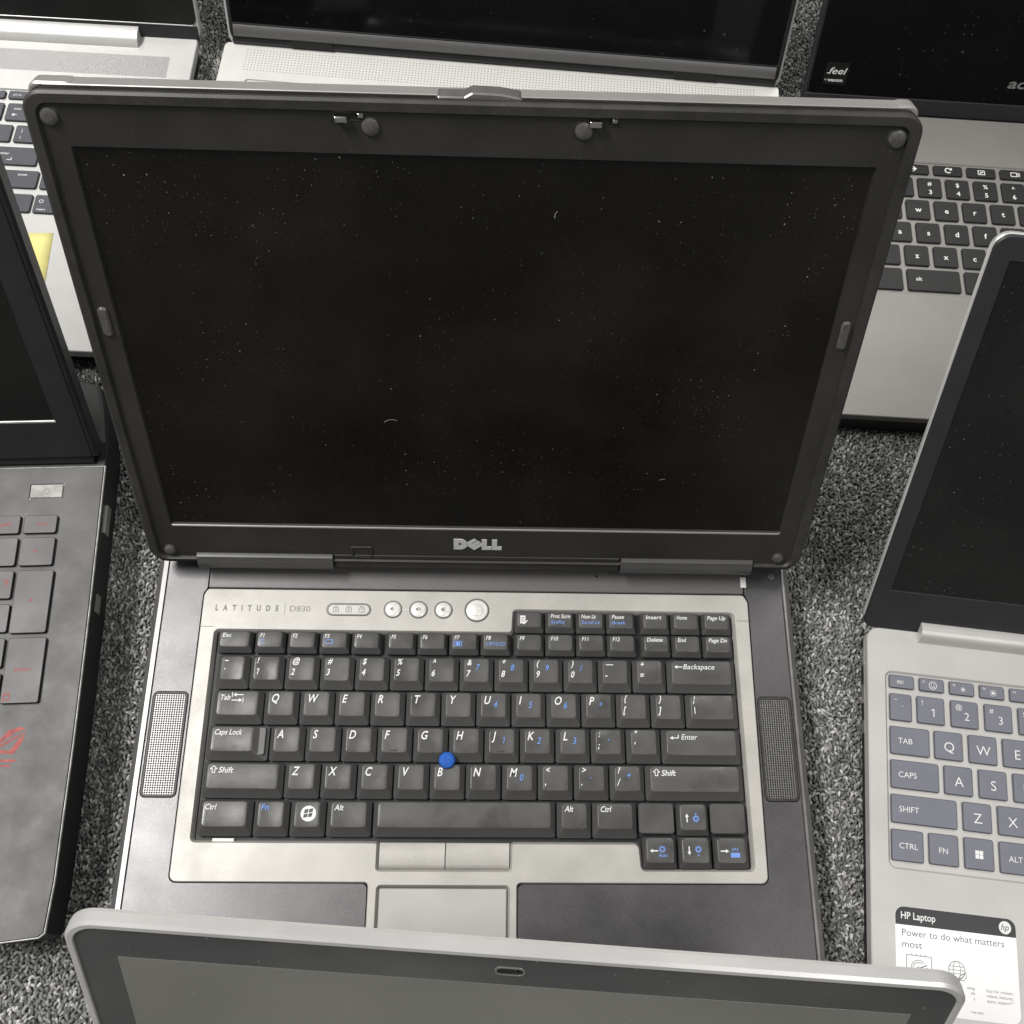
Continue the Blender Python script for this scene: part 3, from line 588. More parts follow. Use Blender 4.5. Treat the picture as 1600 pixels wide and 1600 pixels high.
    b = MB(); b.extrude_x([(-0.55, -1.3), (0.75, -1.3), (0.75, -0.75), (0.25, 0.12), (-0.55, 0.12)], 1.0, 330.6); b.build('screen_edge', 'lidshell', l)  # pale strip paints in the highlight on the lower screen lip
    for x, s, r in ((-5.2, 219.1, 3.7), (336.6, 219.4, 3.7), (-3.4, -17.9, 3.1), (333.2, -18.1, 3.1), (122.2, 218.4, 3.7), (208.3, 219.0, 3.7)):
        b = MB(); b.plate(circ(x, s, r + 0.7, 20), -0.5, 0.25, 0.3, [circ(x, s, r, 20)], (0.05, 0.3)); f = b.build('bumper', 'lip', l)
        b = MB(); b.dome(x, s, -0.3, r, 2.0, 20); b.build('rubber', 'rubber', f)
    for x, s in ((-5.0, 125.4), (336.6, 126.2)):
        b = MB(); b.plate(rr(x - 2.3, s - 7.6, x + 2.3, s + 7.6, 2.2), -0.3, 1.3, 0.8, bevh=0.7); b.build('side_pad', 'rubber', l)
    for x0, s in ((107.0, 222.4), (209.2, 223.0)):                         # latch hooks in their slots
        b = MB(); b.plate(rr(x0, s - 2.2, x0 + 14, s + 2.2, 0.8), -0.4, 0.35, 0.25, [rr(x0 + 1, s - 1.4, x0 + 13, s + 1.4, 0.5)], (0.1, 0.4)); k = b.build('latch_slot', 'lip', l)
        b = MB(); b.box(x0 + .8, s - 1.6, -0.2, x0 + 13.2, s + 1.6, 0.02); b.build('slot_floor', 'black', k)
        b = MB(); b.plate(rr(x0 + 1.2, s - 1.9, x0 + 6.2, s + 0.7, 0.4), 0, 3.4, 0.5); b.plate(rr(x0 + 10.2, s - 0.5, x0 + 12.6, s + 1.6, 0.5), 0, 1.4, 0.4); b.build('hook', 'chrome', k)
    for x, q_, a0, ln in ((122.0, 70.7, 10, 6.5), (199, 182, 70, 3.2), (262, 36, 15, 3.0)):
        pts = [(x + ln * (k / 7 - .5) * math.cos(R(a0)) - 0.16 * ln * (1 - (k / 3.5 - 1) ** 2) * math.sin(R(a0)), q_ + ln * (k / 7 - .5) * math.sin(R(a0)) + 0.16 * ln * (1 - (k / 3.5 - 1) ** 2) * math.cos(R(a0))) for k in range(8)]
        b = MB(); b.stroke(pts, 0.22, -1.28); b.build('lint_fibre', 'pad', l, smooth=0)
    # wordmark
    b = MB(); z0, z1 = 0.0, 0.45; k = 7.9 / 220.0
    def q(pts): return [(152.3 + (x - 250) * 26.4 / 1008.0, -7.0 - (yy - 165) * k) for x, yy in pts]
    D = q([(250, 165), (250, 378), (410, 378), (470, 362), (530, 320), (545, 270), (530, 225), (470, 182), (410, 165)]); Dh = q([(355, 238), (400, 238), (425, 262), (425, 285), (400, 308), (355, 308)])
    b.plate(D, z0, z1, 0.08, [Dh[::-1]], (0.0, 0.1))
    E1 = q([(680, 158), (520, 245), (520, 290), (680, 388), (850, 290), (850, 240), (715, 298), (705, 290), (820, 236), (765, 200), (640, 265), (625, 255), (740, 190)])
    b.plate(E1, z0, z1, 0.06)
    for x in (838, 1052): b.plate(q([(x, 170), (x, 380), (x + 204, 380), (x + 204, 312), (x + 108, 312), (x + 108, 170)]), z0, z1, 0.08)
    b.build('wordmark', 'logo', l)
    # hinge barrels and covers
    for x0, x1 in ((10.8, 85.2), (245.6, 319.4)):
        prof = [(-34, -8), (-20.4, -8), (-20.0, 0.6), (-21.2, 2.2)] + [(-26 + 6.2 * math.cos(a), -2.6 + 5.6 * math.sin(a)) for a in [R(60 + 15 * j) for j in range(9)]]
        b = MB(); b.extrude_x(prof[::-1], x0, x1); b.build('hinge_cover', 'hinge', l, smooth=40)
    b = MB(); b.plate(rr(86.2, -29.5, 244.6, -19.9, 0.4), -6, 0.7, 0.35); b.build('lower_strip', 'bezel', l)
    b = MB(); b.plate(rr(95.8, -21.8, 107.2, -13.5, 0.4), -1, 0.9, 0.25, [rr(96.6, -21.0, 106.4, -14.3, 0.3)], (0.1, 0.3)); b.build('sensor_window', 'lip', l)
    # release catch on the top edge
    b = MB(); b.plate(rpoly([(148.6, 228.5, 0), (184, 228.5, 0), (182, 230.6, 2), (174, 231.8, 4), (163, 232.1, 2), (160, 230.4, 1), (149.2, 230.4, 1)]), -10.5, -1.8, 0.6); b.build('release_catch', 'trim', l)
    return t
build_main()

# ---------------------------------------------------------------- flat keys for the neighbours
_C = {}
def flatkey(t, x0, y0, x1, y1, zb, h, mats, legends=(), lm='white', r=1.4, bev=0.35):
    w, d = round(abs(x1 - x0), 1), round(abs(y1 - y0), 1); ck = (w, d, h, mats, r)
    if ck not in _C:
        b = MB(); b.plate(rr(0, 0, w, d, r, 3), 0, h, bev, m=0, ms=1, bottom=False, bevh=bev * 0.8); o = b.build('key', list(mats), t); _C[ck] = o.data; bpy.data.objects.remove(o)
    k = obj('key', _C[ck], t, T(min(x0, x1), min(y0, y1), zb + random.uniform(-.05, .05)))
    if legends:
        b = MB()
        for L in legends:
            if callable(L): L(b, w, d, h + 0.03)
            else:
                s, fx, fy, cap, al = L[:5]; b.text(s, fx * w, fy * d, cap, h + 0.03, 0, L[6] if len(L) > 6 else 0, al, L[5] if len(L) > 5 else 0.0)
        b.build('legend', lm, k, smooth=0)
    return k

# ================================================================ silver laptop, back left
def build_back_left():
    x, y, yaw = -68.2, 559.2, -2.0
    t = thing('laptop', 'bright silver laptop with a yellow note on its palm rest, back left', 'laptop', x, y, yaw, LAPTOPS)
    b = MB(); b.plate(rr(-374, -263, -1.5, -1, 5), 3, 16.5, 0.6); b.build('base', 'darkbody', t)
    well = rr(-352, -165.5, -21, -56.5, 2.5)
    b = MB(); b.plate(rr(-375, -266.5, 0, 0.5, 5), 13, 19, 0.5, [well, rr(-345, -39, -17, -19.5, .3)], (0.3, 0.6)); b.build('deck', 'brightsilver', t)
    b = MB(); b.plate(inset(well, -1), 14, 17.6, 0); b.build('keyboard_tray', 'brightsilver', t)
    b = MB(); b.plate(rr(-345.5, -39.5, -16.5, -19, .3), 14, 18.85, 0); b.build('speaker_grille', 'finegrille', t)
    ks = ('navykey', 'darkkey'); Z, H = 17.6, 1.6
    def row(y1, y0, cells):
        for x0, x1, lg in cells: flatkey(t, x0, y0, x1, y1, Z, H, ks, lg)
    sm = lambda s: [(s, 0.5, 0.62, 1.7, 'l', 0.004)]
    row(-58.5, -65.5, [(-147.6, -132, ()), (-129.5, -124.6, ()), (-122.4, -106.4, [('prt sc', 0.22, 0.4, 1.7, 'l', 0.004)]), (-103.6, -87.6, ()), (-84.8, -69.5, ())])
    def left(b, w, d, z): b.stroke([(7.8, 5.0), (4.6, 5.0)], 0.5, z); b.stroke([(6.0, 6.1), (4.6, 5.0), (6.0, 3.9)], 0.5, z)
    row(-69.6, -85.0, [(-156, -140.5, ()), (-137.6, -123.2, ()), (-120.6, -90.5, [('back', 0.17, 0.62, 1.8, 'l', 0.004), left]), (-85.8, -70.4, ())])
    row(-88.8, -103.7, [(-145, -130.4, ()), (-127.6, -113.0, ()), (-110.6, -90.5, [('|', 0.22, 0.6, 2.6, 'l'), ('\\', 0.2, 0.18, 2.6, 'l')]), (-85.8, -70.4, ())])
    def ent(b, w, d, z): b.stroke([(13.0, 5.8), (13.0, 4.0), (10.2, 4.0)], 0.5, z)
    row(-108.0, -123.2, [(-139.5, -124, ()), (-121, -90.8, [('enter', 0.16, 0.56, 1.9, 'l', 0.004), ent]), (-85.8, -70.4, ())])
    row(-127.6, -142.2, [(-133.5, -117.5, ()), (-114.8, -86.8, [('pause', 0.52, 0.70, 1.8, 'l', 0.004)]), (-84.6, -70.2, ())])
    row(-147.2, -162.0, [(-120, -103.4, ()), (-100.8, -86.8, [('>', 0.22, 0.42, 2.7, 'l')]), (-84.9, -70.2, [('O', 0.2, 0.55, 2.7, 'l'), ('insert', 0.18, 0.14, 1.7, 'l', 0.004)])])
    # hinge barrel and lid
    pr = [(-12.4, 18.6), (4, 18.6), (5.5, 24.5), (0, 26.0), (-6.5, 25.4), (-9.8, 23.4), (-11.2, 20.6), (-12.2, 19.6)]
    b = MB(); b.extrude_x(pr, -334, -41.2); b.build('hinge_cover', 'brightsilver', t, smooth=50)
    l = MB().plate(rr(-376, -4, 0, 243, 6), -6.0, -0.8, 0.5).build('lid', 'brightsilver', t, lidM(2.35, -0.5, 22, 70))
    MB().plate(rr(-374.8, 6.8, -1.4, 241.8, 5), -1.5, 0.0, 0.3).build('screen', 'dullscreen', l)
    MB().plate(rr(-374.8, -3.4, -1.4, 6.2, 0.6), -1.5, -0.1, 0.3).build('lower_bezel', 'bluegrey', l)
    MB().plate(rr(-374.8, 6.3, -4, 7.0, 0.1), -1.0, 0.25, 0.1).build('screen_edge', 'rimsilver', l)
    # the paper note lying on the palm rest
    n = MB(); N = 10; W = 76.0
    for j in range(N + 1):
        for i in range(N + 1):
            u, v = i / N, j / N; n.v.append(((u - 1) * W, (v - 1) * W, 0.25 + 1.6 * max(0, v * 0 + (0.3 - v)) ** 2 * 10 * (0.6 + 0.4 * u)))
    for j in range(N):
        for i in range(N): a = j * (N + 1) + i; n.face((a, a + 1, a + N + 2, a + N + 1))
    c, s = math.cos(R(yaw)), math.sin(R(yaw)); lx, ly = -67.2, -177.8
    o = n.build('sticky_note', 'note', None, T(x + c * lx - s * ly, y + s * lx + c * ly, 19.05) @ Matrix.Rotation(R(yaw + 4.0), 4, 'Z'))
    sol = o.modifiers.new('thickness', 'SOLIDIFY'); sol.thickness = 0.00015
    o['label'] = 'yellow sticky note on the palm rest of the back left silver laptop'; o['category'] = 'sticky note'
build_back_left()

# ================================================================ wide pale laptop, back centre
def build_back_centre():
    t = thing('laptop', 'wide pale silver laptop with drilled speaker grille, back centre', 'laptop', -48.6, 556.9, -3.9, LAPTOPS)
    W = 402.6
    b = MB(); b.plate(rr(1.5, -256, W - 1.5, -1, 4), 3, 15.5, 0.6); b.build('base', 'brightsilver', t)
    g = rr(16.2, -25.6, W - 17, -4.6, 0.3)
    well = rr(20, -150, W - 20, -33.4, 2.5)
    b = MB(); b.plate(rr(0, -258, W, 0.3, 4), 12, 19, 0.5, [g, well], (0.05, 0.4)); b.build('deck', 'whitesilver', t)
    b = MB(); b.plate(inset(g, -0.3), 13, 18.94, 0); b.build('speaker_grille', 'dotgrille', t)
    b = MB(); b.plate(inset(well, -0.8), 13, 17.8, 0); b.build('keyboard_tray', 'whitesilver', t)
    for i in range(8): flatkey(t, 22.6 + 22.4 * i, -44.5, 43.6 + 22.4 * i, -35.4, 17.8, 1.4, ('whitesilver', 'greyprint'))
    # lid
    l = MB().plate(rr(-1.2, -3, 397.6, 262, 6), -5.5, -0.6, 0.4).build('lid', 'rimsilver', t, lidM(4.6, -0.9, 22, 70))
    MB().plate(rr(0.6, 0.5, 395.8, 260, 5), -1.5, 0.9, 0.8, [rr(3.0, 12.6, 393.4, 257, 1.5)], (0.3, 0.5)).build('bezel_gasket', 'darkbody', l)
    MB().plate(rr(2.6, 12.2, 393.8, 257.4, 1.5), -1.5, 0.4, 0.2).build('screen', 'gloss', l)
    prof = [(3.2, 0.5), (11.6, 0.3), (11.9, 1.3), (10.0, 2.4), (6.0, 2.9), (4.0, 2.2)]
    MB().extrude_x(prof[::-1], 3.6, 392.8).build('hinge_bar', 'strip', l, smooth=60)
    MB().extrude_x([(-6, -6), (3.0, -6), (3.0, 0.9), (0, 1.4), (-5, -1.5)], 2, 394.5).build('hinge_gap', 'darkbody', l)
    for x0 in (43, 320): MB().plate(rr(x0, -1.0, x0 + 31, 3.6, 0.5), 0.5, 1.9, 0.3).build('hinge_stop', 'black', l)
build_back_centre()

# ================================================================ dark chromebook-style laptop, back right
def build_back_right():
    t = thing('laptop', 'grey laptop with black keys and glossy black screen, back right', 'laptop', 366.6, 505, -2.6, LAPTOPS)
    W = 303.0
    b = MB(); b.plate(rr(0.5, -246.0, W - .5, 6, 6), 3, 19.5, 0.8); b.build('base', 'darkbody', t)
    well = rr(16.2, -153.0, W - 16.2, -40.6, 2.0)
    b = MB(); b.plate(rr(0, -247, W, 0.5, 5), 17, 22, 0.5, [well], (0.7, 0.7)); b.build('deck', 'greydeck', t)
    b = MB(); b.plate(inset(well, -1), 16, 20.9, 0); b.build('keyboard_tray', 'greydeck', t)
    ks = ('darkkey', 'black'); Z, H = 20.9, 1.7; P = 19.55
    def c1(s): return [(s, 0.5, 0.36, 3.9, 'c', 0.02)]
    def c2(a, s): return [(a, 0.5, 0.60, 3.3, 'c', 0.012), (s, 0.5, 0.15, 3.5, 'c', 0.02)]
    def i_fwd(b, w, d, z): b.stroke([(6, d / 2), (11, d / 2)], 0.8, z); b.stroke([(9, d / 2 + 2), (11.2, d / 2), (9, d / 2 - 2)], 0.8, z + .01)
    def i_rel(b, w, d, z): b.stroke([(w / 2 + 2 * math.cos(q), d / 2 + 2 * math.sin(q)) for q in [0.5 + 0.5 * k for k in range(11)]], 0.8, z); b.poly([(w / 2 + 2.8, d / 2 + 0.2), (w / 2 + 2.8, d / 2 + 2.6), (w / 2 + 0.6, d / 2 + 0.6)], z + .02)
    def i_full(b, w, d, z): b.stroke([(w / 2 - 2.2, d / 2 - 1.7), (w / 2 + 2.2, d / 2 - 1.7), (w / 2 + 2.2, d / 2 + 1.7), (w / 2 - 2.2, d / 2 + 1.7)], 0.6, z, 0, True); b.stroke([(w / 2 - 1.0, d / 2 - .6), (w / 2 + 1.0, d / 2 + .6)], 0.9, z + .01)
    def i_win(b, w, d, z): b.stroke([(w / 2 - 2.6, d / 2 - 1.6), (w / 2 + 1.4, d / 2 - 1.6), (w / 2 + 1.4, d / 2 + 1.6), (w / 2 - 2.6, d / 2 + 1.6)], 0.6, z, 0, True); b.stroke([(w / 2 + 2.4, d / 2 - 1.6), (w / 2 + 2.4, d / 2 + 1.6)], 0.5, z); b.stroke([(w / 2 + 3.3, d / 2 - 1.6), (w / 2 + 3.3, d / 2 + 1.6)], 0.5, z)
    for x0, ic in ((42.9, None), (66.4, i_fwd), (89.9, i_rel), (113.4, i_full), (136.9, i_win), (160.4, None)): flatkey(t, x0, -52.0, x0 + 20.2, -43.8, Z, H, ks, (ic,) if ic else ())
    for i, (a, c) in enumerate((('!', '1'), ('@', '2'), ('#', '3'), ('$', '4'), ('%', '5'), ('^', '6'), ('&', '7'))): flatkey(t, 38.5 + P * i, -71.9, 38.5 + P * i + 16.2, -55.6, Z, H, ks, c2(a, c))
    for i, c in enumerate('qwertyu'): flatkey(t, 48.1 + P * i, -91.2, 48.1 + P * i + 16.2, -75.0, Z, H, ks, c1(c))
    for i, c in enumerate('asdfgh'): flatkey(t, 53.2 + P * i, -110.6, 53.2 + P * i + 16.2, -94.4, Z, H, ks, c1(c))
    flatkey(t, 19, -130.0, 59.8, -113.9, Z, H, ks)
    for i, c in enumerate('zxcvb'): flatkey(t, 63.1 + P * i, -130.0, 63.1 + P * i + 16.1, -113.8, Z, H, ks, c1(c))
    flatkey(t, 19, -150.4, 59.8, -133.2, Z, H, ks); flatkey(t, 63.0, -150.3, 98.4, -133.2, Z, H, ks, [('alt', 0.16, 0.46, 2.9, 'l', 0.01)]); flatkey(t, 101.6, -150.2, 196, -133.2, Z, H, ks)
    # lid
    l = MB().plate(rr(0, -7.0, W, 204, 6), -8.0, -0.6, 0.8).build('lid', 'darkbody', t, lidM(-0.26, 5.8, 26, 68))
    MB().plate(rr(1.0, -6.5, W - 1.0, 5.2, 0.6), -2, 0.5, 0.5).build('hinge_bar', 'bluegrey', l)
    MB().plate(rr(1.6, 5.6, W - 1.6, 202.5, 4), -1.5, 0.3, 0.25).build('screen', 'gloss', l)
    s = MB().plate(rr(11.2, 12.0, 27.0, 27.0, 0.4), 0.2, 0.42, 0.05).build('sticker', 'stickerblack', l)
    b = MB(); b.text('feel', 13.3, 19.2, 4.4, 0.46, 0, 0.32, 'l', 0.008, width=11.6); b.stroke([(12.6, 19.6), (14.4, 19.6)], 0.5, 0.45); b.text('by', 12.0, 14.6, 1.0, 0.46, 0, 0, 'l', 0.01); b.text('wacom', 14.0, 14.0, 2.2, 0.46, 0, 0, 'l', 0.03, width=10.6); b.build('sticker_print', 'white', s, smooth=0)
    b = MB(); b.text('acer', 140.5, 17.0, 6.6, 0.36, 0, 0.22, 'l', 0.02, width=25); b.build('wordmark', 'paleprint', l, smooth=0)
build_back_right()

# ================================================================ silver laptop with the info sticker, right
def build_right():
    t = thing('laptop', 'silver laptop with slate keys and a white information sticker, on the right', 'laptop', 367.3, 116.2, -6.3, LAPTOPS)
    W, D_ = 358.0, 236.0
    b = MB(); b.plate(rpoly([(1.2, -D_ + 2, 8), (W - 1.2, -D_ + 2, 8), (W - 1.2, 5, 7), (1.2, 5, 7)]), 3, 14.5, 1.2); b.build('base', 'darkbody', t)
    well = rr(9.8, -129.0, W - 10, -20.4, 4.0)
    b = MB(); b.plate(rpoly([(0, -D_, 8), (W, -D_, 8), (W, 4.6, 7), (0, 4.6, 7)]), 11, 18, 0.5, [well], (0.9, 0.9)); b.build('deck', 'hpsilver', t)
    b = MB(); b.plate(inset(well, -0.2), 12, 16.6, 0); b.build('keyboard_tray', 'hpsilver', t)
    pr = [(-2.2, 17.6), (8, 17.6), (9.5, 23), (6, 24.8), (1.5, 24.2), (-0.6, 21.6), (-1.2, 19.2)]
    b = MB(); b.extrude_x(pr, 29.5, W - 29.5); b.build('hinge_cover', 'hpsilver', t, smooth=50)
    for y0, y1, mt in ((-6, -17, 'metal'), (-28, -39, 'metal'), (-49, -56.5, 'metal')):
        b = MB(); b.plate(rr(-0.35, y1, 3, y0, 0.3), 7.5, 12.0, 0.3); b.build('port', mt, t)
    ks = ('slatekey', 'slatekeyside'); Z, H = 16.6, 1.6
    def K(x0, y0, x1, y1, *lg): flatkey(t, x0, y0, x1, y1, Z, H, ks, lg, r=1.0)
    c = lambda s: (s, 0.52, 0.30, 5.2, 'c', -0.008)
    def face(b, w, d, z): b.stroke(circ(w * .55, d * .48, 2.1, 16), 0.35, z, 0, True); b.stroke([(w * .55 - 1, d * .48 - .3), (w * .55 - .5, d * .48 - 1), (w * .55 + .5, d * .48 - 1), (w * .55 + 1, d * .48 - .3)], 0.3, z); b.stroke([(w * .55 - .7, d * .48 + .4), (w * .55 - .7, d * .48 + .9)], .3, z); b.stroke([(w * .55 + .7, d * .48 + .4), (w * .55 + .7, d * .48 + .9)], .3, z)
    def sun(r):
        def f(b, w, d, z):
            b.poly(circ(w * .55, d * .45, r * .42, 10), z)
            for k in range(8): q = k * math.pi / 4; b.stroke([(w * .55 + r * .6 * math.cos(q), d * .45 + r * .6 * math.sin(q)), (w * .55 + r * math.cos(q), d * .45 + r * math.sin(q))], 0.3, z)
        return f
    K(12.2, -30.2, 26.2, -22.6, ('ESC', 0.32, 0.36, 1.6, 'l', 0.008))
    for i in range(5): K(29.3 + 17.15 * i, -30.2, 43.2 + 17.15 * i, -22.6, ('F%d' % (i + 1), 0.14, 0.64, 1.1, 'l', 0.008), *([face, sun(1.3), sun(1.9)][i:i + 1]))
    K(12.2, -48.9, 24.4, -33.6, ('~', 0.2, 0.72, 2.2, 'l'), ('`', 0.55, 0.36, 3.2, 'l'))
    for i, (a, d) in enumerate(zip('!@#$%', '12345')): K(27.6 + 19.05 * i, -48.8, 42.9 + 19.05 * i, -33.5, (a, 0.18, 0.68, 2.6, 'l'), (d, 0.58, 0.28, 4.4, 'c', -0.008))
    K(12.1, -67.8, 33.8, -52.3, ('TAB', 0.20, 0.40, 3.0, 'l', -0.004))
    for i, s in enumerate('QWERT'): K(36.7 + 19.05 * i, -67.8, 52.3 + 19.05 * i, -52.2, c(s))
    K(12.0, -86.5, 38.3, -71.0, ('CAPS', 0.16, 0.40, 3.0, 'l', -0.004))
    for i, s in enumerate('ASDF'): K(41.4 + 19.0 * i, -86.5, 56.8 + 19.0 * i, -70.9, c(s))
    K(11.8, -105.0, 47.4, -89.8, ('SHIFT', 0.12, 0.40, 3.0, 'l', -0.004))
    for i, s in enumerate('ZXCV'): K(50.8 + 19.0 * i, -105.0, 66.2 + 19.0 * i, -89.6, c(s))
    def win(b, w, d, z):
        for i in (0, 1):
            for j in (0, 1): x = w * .5 - 2.1 + 2.2 * i; yy = d * .48 - 2.1 + 2.2 * j; b.poly([(x, yy), (x + 2, yy), (x + 2, yy + 2), (x, yy + 2)], z)
    K(11.6, -124.7, 28.6, -108.4, ('CTRL', 0.24, 0.40, 2.9, 'l', -0.004)); K(31.7, -124.5, 47.4, -108.3, ('FN', 0.34, 0.38, 2.9, 'l', -0.004)); K(50.7, -124.6, 66.3, -108.3, win); K(69.6, -124.7, 85.6, -108.4, ('ALT', 0.3, 0.38, 2.9, 'l', -0.004)); K(88.6, -124.7, 180, -108.4)
    # touchpad further along the palm rest
    MB().plate(rr(118, -210, 238, -138, 3), 17.5, 18.15, 0.2).build('touchpad', 'hpsilver', t)
    # sticker
    x0, x1, y1, y0 = 12.6, 75.6, -147.6, -198.2
    s = MB().plate(rr(x0, y0, x1, y1, 4.5, 6), 17.9, 18.12, 0.05).build('sticker', 'sticker', t)
    band = [p for p in rr(x0 + .05, y0, x1 - .05, y1 - .05, 4.5, 6) if p[1] > y1 - 6]
    MB().poly([(x1 - .05, -156.6)] + band + [(x0 + .05, -156.6)], 18.15).build('sticker_band', 'stickerdark', s, smooth=0)
    b = MB(); b.text('HP Laptop', x0 + 3.0, -153.6, 3.4, 18.19, 0, 0, 'l', 0.014, width=18.0); b.build('sticker_heading', 'white', s, smooth=0)
    b = MB(); b.poly(circ(x1 - 5.6, -152.2, 3.2, 28), 18.18, 0); b.text('hp', x1 - 5.9, -153.5, 3.1, 18.22, 1, 0.3, 'c', 0.0, width=3.9); b.build('sticker_emblem', ['white', 'stickerdark'], s, smooth=0)
    b = MB(); z = 18.17
    b.text('Power to do what matters', x0 + 3.4, -161.9, 3.3, z, 0, 0, 'l', -0.004, width=53.0); b.text('most', x0 + 3.4, -167.4, 3.3, z, 0, 0, 'l', -0.004, width=10.2)
    gx, gy = x0 + 5.4, -180.2
    b.stroke([(gx, gy), (gx + 12.8, gy), (gx + 12.8, gy + 9.2), (gx, gy + 9.2)], 0.3, z, 0, True)
    for k in range(4):
        q = gx + 2.8 + 2.3 * k; b.stroke([(q, gy + 9.3), (q, gy + 10.0)], 0.28, z); b.stroke([(q, gy - .1), (q, gy - .8)], 0.28, z)
    for r_ in (3.9, 2.9): b.stroke([(gx + 6.2 + r_ * math.cos(a), gy + 3.2 + r_ * math.sin(a)) for a in [R(180 - 14 * k) for k in range(11 if r_ > 3 else 10)]], 0.28, z)
    b.stroke(circ(gx + 6.0, gy + 3.0, .9, 10), 0.28, z, 0, True); b.stroke([(gx + 6.8, gy + 3.4), (gx + 10.4, gy + 5.0)], .45, z); b.poly([(gx + 8.6, gy + 3.2), (gx + 10.3, gy + 2.0), (gx + 10.5, gy + 4.0)], z)
    cx, cy = x0 + 31.2, -175.6; b.stroke(circ(cx, cy, 4.2, 24), 0.28, z, 0, True); b.stroke([(cx + 1.9 * math.cos(a), cy + 4.2 * math.sin(a)) for a in [2 * math.pi * k / 18 for k in range(18)]], 0.22, z + .01, 0, True)
    for d in (-1.7, 0, 1.7): hw = math.sqrt(4.2 ** 2 - d * d); b.stroke([(cx - hw, cy + d), (cx + hw, cy + d)], 0.22, z + .015)
    b.stroke([(cx + 1.2, cy - 4.6), (cx + 1.6, cy - 2.6), (cx + 4.6, cy - .8), (cx + 4.8, cy - 3.2), (cx + 3.2, cy - 4.8)], 0.26, z + .02, 0, True); b.stroke([(cx + 1.2, cy - 5.0), (cx + 3.8, cy - 2.2)], .24, z + .02)
    for k, s_ in enumerate(('Scan for reviews,', 'videos, features,', 'specs, support**')): b.text(s_, x0 + 46.0, -184.4 - 2.4 * k, 1.45, z, 0, 0, 'l', -0.004, width=13.6)
    for k, s_ in enumerate(('using', 'ids', 'y')): b.text(s_, x0 + 40.0, -184.0 - 2.4 * k, 1.4, z, 0, 0, 'r', -0.004)
    b.text('may apply', x0 + 44.0, -195.0, 1.1, z, 0, 0, 'r', -0.004); b.build('sticker_print', 'ink', s, smooth=0)
    # lid
    l = MB().plate(rr(-2.4, -5, W + 2.4, 226.8, 8, 8), -4.0, -1.2, 0.8).build('lid', 'hpsilver', t, lidM(-1.2, 8.1, 22, 57))
    MB().plate(rr(-2.6, -4.5, W + 2.6, 227.0, 8, 8), -2.6, -0.6, 0.5, [rr(-1.9, -3, W + 1.9, 226.3, 7.4, 8)], (0.1, 0.2)).build('lid_rim', 'rimsilver', l)
    MB().plate(rr(-2.0, -6.5, W + 2.0, 226.4, 7.5, 8), -2.4, 0.4, 1.0, [rr(7.3, 21.2, W - 7.3, 214.5, 0.8, 3)], (0.5, 0.7)).build('bezel', 'bluegrey', l)
    MB().plate(rr(5, 19, W - 5, 216, 0.8), -2.5, -0.25, 0).build('screen', 'dullscreen', l)
    mk = MB(); cx, cy = W / 2, 118
    mk.fill([circ(cx, cy, 15, 40)], -4.1, 0, up=False); e = mk.build('lid_emblem', 'chrome', l)
build_right()

